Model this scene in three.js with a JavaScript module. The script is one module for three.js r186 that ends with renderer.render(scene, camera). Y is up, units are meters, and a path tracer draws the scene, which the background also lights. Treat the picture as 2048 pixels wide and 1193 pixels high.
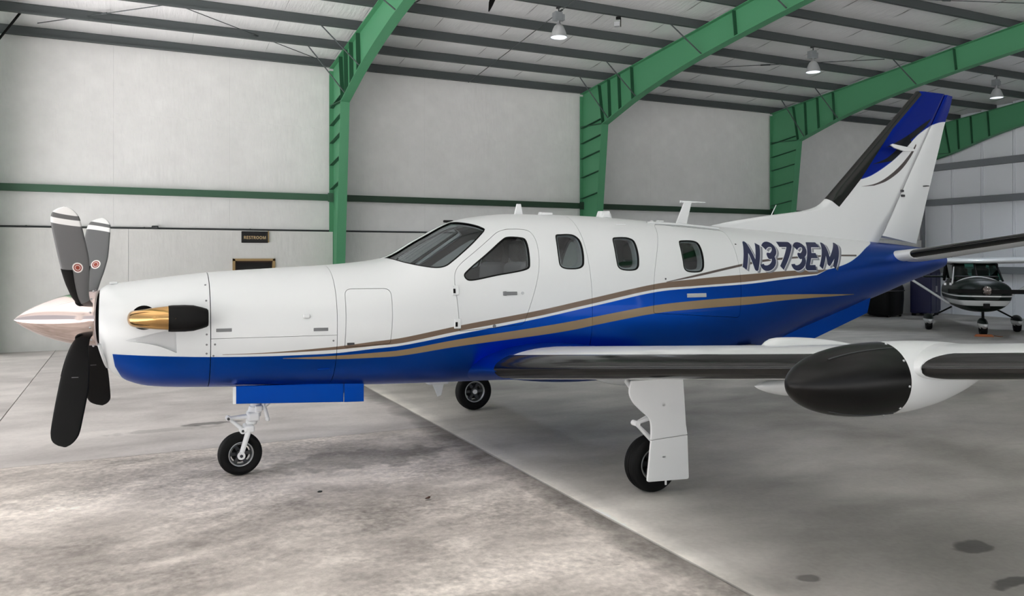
import * as THREE from 'three';
import { mergeGeometries, mergeVertices, toCreasedNormals } from 'three/addons/utils/BufferGeometryUtils.js';
import { RoundedBoxGeometry } from 'three/addons/geometries/RoundedBoxGeometry.js';
import { Brush, Evaluator, SUBTRACTION, INTERSECTION } from 'three-bvh-csg';

// ---------- camera, sky, exposure ----------
const W = 2048, H = 1193, FOCAL = 1591, HORIZON = 516.9, EYE = 1.8326, YAW = 0.4494;
const scene = new THREE.Scene();
const camera = new THREE.PerspectiveCamera(2 * Math.atan(H / 2 / FOCAL) * 180 / Math.PI, W / H, 0.05, 300);
camera.position.set(0, EYE, 0);
camera.rotation.y = -YAW;
camera.setViewOffset(W, H, 0, H / 2 - HORIZON, W, H);      // a shifted lens: the horizon lies above the middle
scene.background = new THREE.Color(0.88, 0.94, 1.0);        // hazy bright sky, seen and felt by the open doors only
scene.backgroundIntensity = 1.1;
const sun = new THREE.DirectionalLight('#f7f9ff', 44);           // sun from the front left: it lights the aprons and the floor just inside the two open doors, outside the frame
sun.position.set(-50, 50, 34); sun.target.position.set(0, 0, 0); sun.castShadow = true;
Object.assign(sun.shadow.camera, { left: -70, right: 70, top: 70, bottom: -70, near: 1, far: 200 }); sun.shadow.mapSize.set(4096, 4096);
scene.add(sun, sun.target);
const renderer = new THREE.WebGLRenderer({ antialias: true });
renderer.toneMapping = THREE.LinearToneMapping;
renderer.toneMappingExposure = 0.85;
renderer.shadowMap.enabled = true;

// ---------- small helpers ----------
let seed = 12345;
const rnd = () => { seed = (seed * 1664525 + 1013904223) >>> 0; return seed / 4294967296; };
const V = (x, y, z) => new THREE.Vector3(x, y, z);
const used = {};
const numbered = (n) => { const k = used[n] = (used[n] ?? -1) + 1; return k ? n + '_' + String(k).padStart(3, '0') : n; };
function thing(name, label, category, [x, y, z] = [0, 0, 0], turn = 0, group) {
  const o = new THREE.Group(); o.name = numbered(name); scene.add(o);
  o.position.set(x, y, z); o.rotation.y = turn; o.userData = { label, category };
  if (group) o.userData.group = group;
  return o;
}
function struct(name, label) { const o = new THREE.Group(); o.name = name; o.userData = { kind: 'structure' }; if (label) o.userData.label = label; scene.add(o); return o; }
function obj(name, geo, mat, parent, label) {
  let g = Array.isArray(geo) ? mergeGeometries(geo.map((q) => { const n = q.index ? q.toNonIndexed() : q.clone(); for (const k of Object.keys(n.attributes)) if (!['position', 'normal', 'uv'].includes(k)) n.deleteAttribute(k); if (!n.attributes.uv) n.setAttribute('uv', new THREE.BufferAttribute(new Float32Array(n.attributes.position.count * 2), 2)); return n; })) : geo;
  const m = new THREE.Mesh(g, mat); m.name = name; m.castShadow = m.receiveShadow = true;
  if (label) m.userData.label = label;
  parent.add(m); return m;
}
const box = (w, h, d, x = 0, y = 0, z = 0) => new THREE.BoxGeometry(w, h, d).translate(x, y, z);
const rbox = (w, h, d, r, x = 0, y = 0, z = 0) => new RoundedBoxGeometry(w, h, d, 3, r).translate(x, y, z);
function rod(a, b, r, r2 = r, seg = 12) {
  const d = b.clone().sub(a), g = new THREE.CylinderGeometry(r2, r, d.length(), seg);
  g.applyQuaternion(new THREE.Quaternion().setFromUnitVectors(V(0, 1, 0), d.clone().normalize()));
  return g.translate((a.x + b.x) / 2, (a.y + b.y) / 2, (a.z + b.z) / 2);
}
const tube = (pts, r, seg = 24, rs = 10) => new THREE.TubeGeometry(new THREE.CatmullRomCurve3(pts), seg, r, rs, false);
function plate(pts, depth, bevel = 0) {                      // polygon in x,y given a thickness along z, centred on z = 0
  const s = new THREE.Shape(pts.map((p) => new THREE.Vector2(p[0], p[1])));
  const g = new THREE.ExtrudeGeometry(s, { depth: depth - 2 * bevel, bevelEnabled: bevel > 0, bevelSize: bevel, bevelThickness: bevel, bevelSegments: 2, bevelOffset: -bevel, curveSegments: 16 });
  return g.translate(0, 0, -depth / 2 + bevel);
}
const yz = (g) => g.rotateY(-Math.PI / 2);                   // x,y outline -> z,y outline (x becomes z, thickness along x)
const lathe = (pts, seg = 48) => new THREE.LatheGeometry(pts.map((p) => new THREE.Vector2(Math.max(p[0], 1e-4), p[1])), seg);
const alongX = (g) => g.rotateZ(-Math.PI / 2);               // lathe axis y -> x
function hermite(xs, ys, x) {
  const n = xs.length; if (x <= xs[0]) return ys[0]; if (x >= xs[n - 1]) return ys[n - 1];
  const d = [], m = []; for (let i = 0; i < n - 1; i++) d.push((ys[i + 1] - ys[i]) / (xs[i + 1] - xs[i]));
  m.push(d[0]);
  for (let i = 1; i < n - 1; i++) {
    if (d[i - 1] * d[i] <= 0) { m.push(0); continue; }
    const h0 = xs[i] - xs[i - 1], h1 = xs[i + 1] - xs[i], w1 = 2 * h1 + h0, w2 = h1 + 2 * h0; m.push((w1 + w2) / (w1 / d[i - 1] + w2 / d[i]));
  }
  m.push(d[n - 2]);
  let i = 0; while (i < n - 2 && x > xs[i + 1]) i++;
  const h = xs[i + 1] - xs[i], t = (x - xs[i]) / h;
  return (2 * t ** 3 - 3 * t * t + 1) * ys[i] + (t ** 3 - 2 * t * t + t) * h * m[i] + (3 * t * t - 2 * t ** 3) * ys[i + 1] + (t ** 3 - t * t) * h * m[i + 1];
}
// skin a list of closed rings (arrays of Vector3, same count), with flat ends
function loft(rings, cap0 = true, cap1 = true) {
  const n = rings[0].length, pos = [], idx = [];
  for (const r of rings) for (let j = 0; j <= n; j++) { const p = r[j % n]; pos.push(p.x, p.y, p.z); }
  for (let i = 0; i < rings.length - 1; i++) for (let j = 0; j < n; j++) {
    const a = i * (n + 1) + j, b = a + 1, c = a + n + 1, d = c + 1; idx.push(a, b, c, b, d, c);
  }
  const g = new THREE.BufferGeometry(); g.setAttribute('position', new THREE.Float32BufferAttribute(pos, 3)); g.setIndex(idx);
  g.computeVertexNormals();
  const nm = g.attributes.normal;                              // one normal across the seam
  for (let i = 0; i < rings.length; i++) { const a = i * (n + 1), b = a + n, v = V(nm.getX(a) + nm.getX(b), nm.getY(a) + nm.getY(b), nm.getZ(a) + nm.getZ(b)).normalize(); nm.setXYZ(a, v.x, v.y, v.z); nm.setXYZ(b, v.x, v.y, v.z); }
  const parts = [g.toNonIndexed()];
  for (const [on, r, flip] of [[cap0, rings[0], true], [cap1, rings[rings.length - 1], false]]) if (on) {
    const c = r.reduce((s, p) => s.add(p), V(0, 0, 0)).multiplyScalar(1 / n), q = [];
    for (let j = 0; j < n; j++) { const a = r[j], b = r[(j + 1) % n]; q.push(...(flip ? [c, b, a] : [c, a, b]).flatMap((p) => [p.x, p.y, p.z])); }
    const k = new THREE.BufferGeometry(); k.setAttribute('position', new THREE.Float32BufferAttribute(q, 3)); k.computeVertexNormals(); parts.push(k);
  }
  const out = parts.length > 1 ? mergeGeometries(parts) : parts[0];
  // make sure it faces outwards
  let vol = 0; const P = out.attributes.position, a = V(0, 0, 0), b = V(0, 0, 0), c = V(0, 0, 0);
  for (let i = 0; i < P.count; i += 3) { a.fromBufferAttribute(P, i); b.fromBufferAttribute(P, i + 1); c.fromBufferAttribute(P, i + 2); vol += a.dot(b.cross(c)); }
  if (vol < 0) flipFaces(out);
  out.setAttribute('uv', new THREE.BufferAttribute(new Float32Array(P.count * 2), 2));
  return out;
}
function flipFaces(g) {
  for (const k of Object.keys(g.attributes)) { const A = g.attributes[k], s = A.itemSize, t = A.array; for (let i = 0; i < A.count; i += 3) for (let c = 0; c < s; c++) { const u = t[(i + 1) * s + c]; t[(i + 1) * s + c] = t[(i + 2) * s + c]; t[(i + 2) * s + c] = u; } }
  const N = g.attributes.normal; for (let i = 0; i < N.array.length; i++) N.array[i] *= -1;
  return g;
}
const mirrorZ = (g) => { const q = (g.index ? g.toNonIndexed() : g.clone()); q.scale(1, 1, -1); for (const k of Object.keys(q.attributes)) { const A = q.attributes[k], s = A.itemSize, t = A.array; for (let i = 0; i < A.count; i += 3) for (let c = 0; c < s; c++) { const u = t[(i + 1) * s + c]; t[(i + 1) * s + c] = t[(i + 2) * s + c]; t[(i + 2) * s + c] = u; } } return q; };
const evaluator = new Evaluator(); evaluator.useGroups = false; evaluator.attributes = ['position', 'normal', 'uv'];
const brush = (g) => { const q = g.index ? g.toNonIndexed() : g; if (!q.attributes.uv) q.setAttribute('uv', new THREE.BufferAttribute(new Float32Array(q.attributes.position.count * 2), 2)); for (const k of Object.keys(q.attributes)) if (!['position', 'normal', 'uv'].includes(k)) q.deleteAttribute(k); q.clearGroups(); const b = new Brush(q); b.updateMatrixWorld(); return b; };
const cut = (a, ...bs) => bs.reduce((s, b) => evaluator.evaluate(s, b, SUBTRACTION), a);
const both = (a, b) => evaluator.evaluate(a, b, INTERSECTION);
function sideUV(g, a0, a1, y0, y1) {                          // texture laid on the side view of the part, in its own metres
  const P = g.attributes.position, u = new Float32Array(P.count * 2);
  for (let i = 0; i < P.count; i++) { u[2 * i] = (P.getX(i) - a0) / (a1 - a0); u[2 * i + 1] = (P.getY(i) - y0) / (y1 - y0); }
  g.setAttribute('uv', new THREE.BufferAttribute(u, 2)); return g;
}

// ---------- textures ----------
const hash = (x, y, s) => { let h = Math.imul(x, 374761393) ^ Math.imul(y, 668265263) ^ Math.imul(s, 2147483647 - 58); h = Math.imul(h ^ (h >>> 13), 1274126177); return ((h ^ (h >>> 16)) >>> 0) / 4294967296; };
function vnoise(x, y, s, per = 0) {
  const ix = Math.floor(x), iy = Math.floor(y), fx = x - ix, fy = y - iy, u = fx * fx * (3 - 2 * fx), v = fy * fy * (3 - 2 * fy), w = (k) => per ? ((k % per) + per) % per : k;
  const a = hash(w(ix), w(iy), s), b = hash(w(ix + 1), w(iy), s), c = hash(w(ix), w(iy + 1), s), d = hash(w(ix + 1), w(iy + 1), s);
  return a + (b - a) * u + (c - a) * v + (a - b - c + d) * u * v;
}
function fbm(x, y, s, oct, gain = 0.5, per = 0) { let t = 0, a = 1, n = 0; for (let i = 0; i < oct; i++) { t += a * vnoise(x, y, s + i, per); n += a; a *= gain; x *= 2; y *= 2; per *= 2; } return t / n; }
function dataTex(w, h, f, srgb = true, repeat = true) {
  const d = new Uint8Array(w * h * 4);
  for (let j = 0; j < h; j++) for (let i = 0; i < w; i++) { const c = f(i, j), k = (j * w + i) * 4; if (typeof c === 'number') d[k] = d[k + 1] = d[k + 2] = Math.max(0, Math.min(255, c)); else for (let q = 0; q < 3; q++) d[k + q] = Math.max(0, Math.min(255, c[q])); d[k + 3] = 255; }
  const t = new THREE.DataTexture(d, w, h); t.magFilter = THREE.LinearFilter; t.wrapS = t.wrapT = repeat ? THREE.RepeatWrapping : THREE.ClampToEdgeWrapping;
  if (srgb) t.colorSpace = THREE.SRGBColorSpace; t.needsUpdate = true; return t;
}
function canvasTex(w, h, draw) { const c = document.createElement('canvas'); c.width = w; c.height = h; draw(c.getContext('2d')); const t = new THREE.CanvasTexture(c); t.colorSpace = THREE.SRGBColorSpace; return t; }
const M = (o) => new THREE.MeshStandardMaterial(o), MP = (o) => new THREE.MeshPhysicalMaterial(o);
const WHITE = '#d5d8d9', BLUE = '#0447ac', BROWN = '#6b5848', TAN = '#8b7555', DARK = '#4a403c';
const mat = {
  white: MP({ color: WHITE, roughness: 0.38, clearcoat: 0.5, clearcoatRoughness: 0.05 }),
  whiteDoor: M({ color: '#f3f4f4', roughness: 0.5 }),
  whiteMatt: M({ color: '#dfe1e2', roughness: 0.55 }),
  blue: MP({ color: BLUE, roughness: 0.4, metalness: 1, clearcoat: 0.12, clearcoatRoughness: 0.04 }),
  boot: MP({ color: '#070808', roughness: 0.17, specularIntensity: 1 }),
  black: MP({ color: '#050505', roughness: 0.5, specularIntensity: 0.35 }), blackMatt: MP({ color: '#070708', roughness: 0.8, specularIntensity: 0.4 }),
  radome: MP({ color: '#030303', roughness: 0.3, specularIntensity: 0.5 }),
  chrome: M({ color: '#cfbfbb', roughness: 0.12, metalness: 1 }), bronze: M({ color: '#b8925f', roughness: 0.16, metalness: 1 }),
  steel: M({ color: '#b9bbbd', roughness: 0.35, metalness: 0.9 }), darkSteel: M({ color: '#4a4b4d', roughness: 0.45, metalness: 0.7 }),
  grey: M({ color: '#6f7173', roughness: 0.5 }), lightGrey: M({ color: '#aeb1b3', roughness: 0.5 }),
  rubber: MP({ color: '#090909', roughness: 0.7, specularIntensity: 0.5 }), glass: MP({ color: '#dfe3e4', roughness: 0.0, specularIntensity: 0.7, transmission: 1, thickness: 0, ior: 1.5 }),
  lining: M({ color: '#454648', roughness: 0.8 }), seatGrey: M({ color: '#8d8a8c', roughness: 0.8 }), seatBlack: M({ color: '#111113', roughness: 0.7 }),
  green: M({ color: '#4e9269', roughness: 0.55 }), greenDark: M({ color: '#24543a', roughness: 0.55 }),
  purlin: M({ color: '#4b5152', roughness: 0.6 }), darkPaint: M({ color: '#2b2f30', roughness: 0.6 }),
  galvanised: M({ color: '#a3a7ab', roughness: 0.4, metalness: 0.6 }), girtGrey: M({ color: '#7d8186', roughness: 0.6 }),
};

// ---------- the hangar: floor, walls, roof ----------
const XD = -9.3, XE = 24.3, ZB = -18.2, ZF = 8.0, EAVE = 6.16, SL = 0.1;
const roofY = (z) => EAVE + SL * (18.16 + z);      // underside of the purlins
// concrete: colour = cloudy stains, pitting and trowel marks
const concrete = (rough, s, x0, z0, w, d, px, extra) => {
  const py = Math.min(2048, Math.round(px * d / w));
  return dataTex(px, py, (i, j) => {
    const x = x0 + i / px * w, z = z0 + j / py * d;
    const wx = x + 0.5 * fbm(x * 0.9, z * 0.9, s + 50, 3), wz = z + 0.5 * fbm(x * 0.9 + 9, z * 0.9, s + 60, 3);
    let v = 0.5 + 0.75 * (fbm(wx * 0.55, wz * 1.1, s, 5, 0.55) - 0.5);
    if (rough) { const b = fbm(wx * 2.2, wz * 4.5, s + 7, 5, 0.62) - 0.5; v += 0.75 * b; const p = fbm(x * 30, z * 30, s + 9, 3, 0.6); v += 0.45 * (p - 0.5) * (0.35 + 1.3 * fbm(x * 1.3, z * 2, s + 11, 3)); }
    else { v += 0.35 * (fbm(wx * 1.6, wz * 3.2, s + 7, 5, 0.55) - 0.5) + 0.10 * (fbm(x * 40, z * 40, s + 9, 2) - 0.5); }
    let c = rough ? [203 + 125 * (v - 0.5), 195 + 122 * (v - 0.5), 188 + 118 * (v - 0.5)] : x0 > 3 ? [156 + 92 * (v - 0.5), 153 + 91 * (v - 0.5), 148 + 89 * (v - 0.5)] : [204 + 105 * (v - 0.5), 198 + 104 * (v - 0.5), 195 + 102 * (v - 0.5)];
    if (extra) c = extra(x, z, c, v);
    return c;
  }, true, false);
};
const blot = (x, z, bx, bz, rx, rz, k = 1) => { const wob = 1.1 * (fbm(x * 9, z * 9, 77, 3) - 0.5), q = Math.hypot((x - bx) / rx, (z - bz) / rz) + wob; return Math.max(0, Math.min(1, (1.15 - q) * 3)) * k; };
const floor = struct('floor', 'stained concrete hangar floor');
const bumpGrain = dataTex(1024, 1024, (i, j) => 255 * (0.5 * fbm(i / 16, j / 16, 5, 4, 0.6, 64) + 0.5 * fbm(i / 64, j / 32, 8, 4, 0.6, 16)), false);
function slab(x0, x1, z0, z1, rough, px, s, extra) {
  const tex = concrete(rough, s, x0, z0, x1 - x0, z1 - z0, px, extra), b = bumpGrain.clone(); b.repeat.set((x1 - x0) / 1.6, (z1 - z0) / 1.6); b.needsUpdate = true;
  const m = MP({ map: tex, bumpMap: b, bumpScale: rough ? 0.006 : 0.0015, roughness: rough ? 0.85 : 0.6, specularIntensity: 0.6 });
  const g = new THREE.BoxGeometry(x1 - x0, 0.15, z1 - z0).translate((x0 + x1) / 2, -0.075, (z0 + z1) / 2);
  const P = g.attributes.position, u = g.attributes.uv; for (let i = 0; i < P.count; i++) u.setXY(i, (P.getX(i) - x0) / (x1 - x0), (P.getZ(i) - z0) / (z1 - z0));
  return obj('slab', g, m, floor);
}
const J = 0.006;
const dim = (x, z, c, v) => { let k = 1; // worn darker strip and paler lip on either side of the old joint at x = 3.04
  const d = x - 3.04, n = fbm(x * 3, z * 3, 91, 3); const e = 0.12 + 0.3 * n; if (d < 0 && d > -e) k -= 0.3 * (1 - (d / e) ** 2) * (0.5 + n); if (d > 0 && d < 0.2) k += 0.3 * (1 - d / 0.2) * (0.3 + n) - (d < 0.015 ? 0.35 : 0); if (d > 0 && d < 1.3) k += 0.26 * (1 - d / 1.3) * (0.5 + fbm(x * 1.5, z * 1.5, 95, 3));
  k -= 0.32 * blot(x, z, 4.8, -3.28, 0.15, 0.085) + 0.3 * blot(x, z, 3.5, -3.36, 0.07, 0.05) + 0.35 * blot(x, z, 4.5, -2.82, 0.16, 0.05);
  k -= 0.34 * blot(x, z, 0.8, -9.4, 0.34, 0.07) + 0.12 * blot(x, z, 0.35, -9.25, 0.5, 0.1) + 0.2 * blot(x, z, 1.9, -7.15, 0.8, 0.35);
  return [c[0] * k, c[1] * k, c[2] * k]; };
slab(XD - 0.2, -1.3 - J, ZB - 0.3, -8.17 - J, false, 512, 3); slab(XD - 0.2, -1.3 - J, -8.17 + J, ZF + 0.3, true, 1024, 4, dim);
slab(-1.3 + J, 3.04 - J, ZB - 0.3, -8.17 - J, false, 1024, 6, dim); slab(-1.3 + J, 3.04 - J, -8.17 + J, -4.0, true, 2048, 7, dim); slab(-1.3 + J, 3.04 - J, -4.0, ZF + 0.3, true, 1024, 8, dim);
slab(3.04 + J, 10, -9.5, -1, false, 1700, 9, dim); slab(3.04 + J, XE + 0.3, -1, ZF + 0.3, false, 512, 9);
slab(10, XE + 0.3, ZB - 0.3, -1, false, 1024, 9); slab(3.04 + J, 10, ZB - 0.3, -9.5, false, 1024, 9, dim);
obj('joint_filler', box(34, 0.1, 26.6, 7.6, -0.07 - 0.005, -5.1), M({ color: '#4a4844', roughness: 0.9 }), floor);
const ground = struct('ground', 'concrete apron outside the hangar door'); 
obj('apron', box(160, 0.2, 70, 0, -0.12, ZF + 0.31 + 35), M({ color: '#aba7a1', roughness: 0.9 }), ground); obj('apron', box(70, 0.2, 60, XD - 0.21 - 35, -0.12, ZF + 0.3 - 30), M({ color: '#aba7a1', roughness: 0.9 }), ground);

// liner panels: painted sheet with a faint cloudy unevenness
const linerMap = dataTex(512, 512, (i, j) => { const v = 231 + 14 * (fbm(i / 64, j / 64, 21, 5, 0.6, 8) - 0.5); return [v, v, v - 1.5]; });
const linerBump = dataTex(512, 512, (i, j) => 255 * fbm(i / 16, j / 64, 31, 4, 0.55, 32), false);
const liner = M({ map: linerMap, bumpMap: linerBump, bumpScale: 0.004, roughness: 0.7 });
const plaster = M({ map: linerMap, color: '#f4f4f2', bumpMap: linerBump, bumpScale: 0.007, roughness: 0.75 });
const uvM = (g, s = 1) => { const P = g.attributes.position, N = g.attributes.normal, u = g.attributes.uv; for (let i = 0; i < P.count; i++) { const nx = Math.abs(N.getX(i)), ny = Math.abs(N.getY(i)); if (nx > 0.7) u.setXY(i, P.getZ(i) / s, P.getY(i) / s); else if (ny > 0.7) u.setXY(i, P.getX(i) / s, P.getZ(i) / s); else u.setXY(i, P.getX(i) / s, P.getY(i) / s); } return g; };
const sheet = M({ color: '#9b9da0', roughness: 0.8 });
const wallBack = struct('wall_back', 'long white back wall of the hangar');
obj('backing', box(XE - XD + 0.6, 8.6, 0.2, (XE + XD) / 2, 4.2, ZB - 0.16), sheet, wallBack);
const frameX = [-2.49, 4.12, 10.73, 17.33, 23.94];            // left faces of the steel frames
for (let b = 0; b < 4; b++) {
  const x0 = b ? frameX[b] + 0.12 : XD, x1 = frameX[b + 1] + 0.12, n = b ? 3 : 6, w = (x1 - x0) / n;
  for (let i = 0; i < n; i++) { const a = x0 + i * w;
    obj('upper_panel', uvM(box(w - 0.002, 3.27, 0.06, a + w / 2, 3.23 + 1.635, ZB - 0.03), 2.4), liner, wallBack);
    obj('middle_panel', uvM(box(w - 0.002, 0.78 - 0.01, 0.06, a + w / 2, 2.445 + 0.39, ZB - 0.03), 2.4), liner, wallBack);
  }
}
const dado = struct('trim_1', 'thicker plastered lower part of the back wall');
// lower wall: a thicker plastered dado; right of x = 0 it steps out a little and carries the restroom door
for (const [x0, x1, t, holes] of [[XD, -4, 0.05], [-3.997, 0, 0.05], [0.003, 2.03, 0.09], [2.92, 4.2, 0.09], [4.206, 10.8, 0.06], [10.806, 17.4, 0.06], [17.406, XE, 0.06]])
  obj('lower_panel', uvM(box(x1 - x0 - 0.003, 2.435, t, (x0 + x1) / 2, 2.435 / 2, ZB + t / 2 + 0.001 - 0.03 + 0.03), 2.4), plaster, dado);
obj('lower_panel', uvM(box(0.89, 0.61, 0.09, 2.475, 2.13, ZB + 0.046), 2.4), plaster, dado);
const door1 = struct('door_1', 'dark doorway in a light wooden frame below the restroom sign');
const wood = M({ color: '#a58a5e', roughness: 0.6 });
obj('door_frame', [box(0.05, 1.82, 0.2, 2.055, 0.91, ZB + 0.03), box(0.05, 1.82, 0.2, 2.895, 0.91, ZB + 0.03), box(0.89, 0.05, 0.2, 2.475, 1.8, ZB + 0.03)], wood, door1);
obj('door_stop', [box(0.03, 1.77, 0.1, 2.095, 0.885, ZB + 0.02), box(0.79, 0.03, 0.1, 2.475, 1.76, ZB + 0.02)], M({ color: '#3a2417', roughness: 0.6 }), door1);
obj('door_leaf', box(0.78, 1.75, 0.04, 2.48, 0.88, ZB - 0.02), M({ color: '#0a0908', roughness: 0.6 }), door1);

const wallRight = struct('wall_right', 'end wall with pale ribbed sheeting and grey girts');
obj('backing', yz(plate([[-18.6, 0], [8.2, 0], [8.2, 9.22], [-18.6, 6.6]], 0.15)).translate(XE + 0.2, 0, 0), sheet, wallRight);
{ const ribbed = M({ color: '#f3f6fb', bumpMap: linerBump, bumpScale: 0.003, roughness: 0.55 }); const n = 26, w = 26.2 / n;
  for (let i = 0; i < n; i++) { const z = -18.3 + (i + 0.5) * w; const top = roofY(z) + 0.2; obj('wall_sheet', [uvM(box(0.03, top, w - 0.012, XE + 0.1, top / 2, z), 2.4), box(0.025, top, 0.05, XE + 0.078, top / 2, z - w / 2 + 0.06)], ribbed, wallRight); } }
const wallFront = struct('wall_front', 'front wall with the open hangar door, behind the camera');
const XO = 14, DH = 5.4; obj('wall_sheet', [box(XE - XD + 0.6, 9.2 - DH, 0.15, (XE + XD) / 2, (9.2 + DH) / 2, ZF + 0.12), box(XE + 0.3 - XO, DH, 0.15, (XE + 0.3 + XO) / 2, DH / 2, ZF + 0.12), box(0.6, DH, 0.15, XD, DH / 2, ZF + 0.12)], liner, wallFront);
const wallLeft = struct('wall_left', 'gable wall with the open hangar door at the left end');
obj('wall_sheet', [yz(plate([[-18.6, 0], [-17.9, 0], [-17.9, 5.3], [5.5, 5.3], [5.5, 0], [8.2, 0], [8.2, 9.22], [-18.6, 6.6]], 0.2)).translate(XD - 0.12, 0, 0)], liner, wallLeft);

const ceiling = struct('ceiling', 'white insulated roof lining over dark purlins');
const PUR = 0.2, STEP = 1.19;
const lining = MP({ ior: 1.9, map: dataTex(512, 512, (i, j) => { const v = 249 + 12 * (fbm(i / 64, j / 64, 23, 5, 0.6, 8) - 0.5); return [v, v, v]; }), bumpMap: (() => { const t = dataTex(512, 512, (i, j) => 255 * (0.6 * fbm(i / 10, j / 90, 41, 4, 0.6, 0) + 0.4 * fbm(i / 60, j / 30, 43, 4, 0.6, 0)), false); return t; })(), bumpScale: 0.012, roughness: 0.3 });
{ const w = 1.5, panel = () => { // one roll of insulation draped over the purlins, eave to ridge
    const rows = 23 * 6, pos = [], uv = [], idx = [];
    for (let r = 0; r <= rows; r++) { const d = r / 6 * STEP, z = -18.16 + d, zz = Math.min(z, 8.1), sag = 0.028 * Math.sin(Math.PI * (r % 6) / 6);
      for (const [s, x] of [[0, 0.001], [1, w * 0.25], [2, w * 0.5], [3, w * 0.75], [4, w - 0.001]]) { pos.push(x, roofY(zz) + PUR - sag * (0.7 + 0.3 * Math.sin(s * 2 + r)), zz); uv.push(x / 2.5, d / 2.5); } }
    for (let r = 0; r < rows; r++) for (let s = 0; s < 4; s++) { const a = r * 5 + s, b = a + 1, c = a + 5, e = c + 1; idx.push(a, b, c, b, e, c); }
    const g = new THREE.BufferGeometry(); g.setAttribute('position', new THREE.Float32BufferAttribute(pos, 3)); g.setAttribute('uv', new THREE.Float32BufferAttribute(uv, 2)); g.setIndex(idx); g.computeVertexNormals(); return g; };
  const pa = panel();
  for (let i = 0; i < 23; i++) { obj('insulation_panel', pa, lining, ceiling).position.x = XD + i * w + 0.0;} }
obj('roof_deck', [yz(plate([[-18.8, 6.34], [8.4, 9.06], [8.4, 9.24], [-18.8, 6.54]], XE - XD + 1)).translate((XE + XD) / 2, 0.06, 0)], sheet, ceiling);

// ---------- purlins ----------
const ordinal = ['', 'second', 'third', 'fourth', 'fifth', 'sixth', 'seventh', 'eighth', 'ninth', 'tenth'];
for (let i = 0; i < 10; i++) {
  const z = -18.1 + i * STEP, y = roofY(z) + 0.005;
  const t = thing('roof_purlin', i ? `dark grey steel roof purlin, ${ordinal[i]} in order from the back wall` : 'dark grey eave purlin running along the top of the back wall', 'beam', [0, 0, 0], 0);
  const L0 = XE - XD, xc = (XE + XD) / 2;
  obj('web', box(L0, PUR - 0.01, 0.01, xc, y + PUR / 2, z), mat.purlin, t);
  obj('flange', box(L0, 0.008, 0.075, xc, y + 0.004, z + 0.032), mat.purlin, t); obj('flange', box(L0, 0.006, 0.07, xc, y + PUR - 0.012, z - 0.03), mat.purlin, t);
  obj('lip', box(L0, 0.025, 0.006, xc, y + 0.016, z + 0.069), mat.purlin, t);
}

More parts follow.
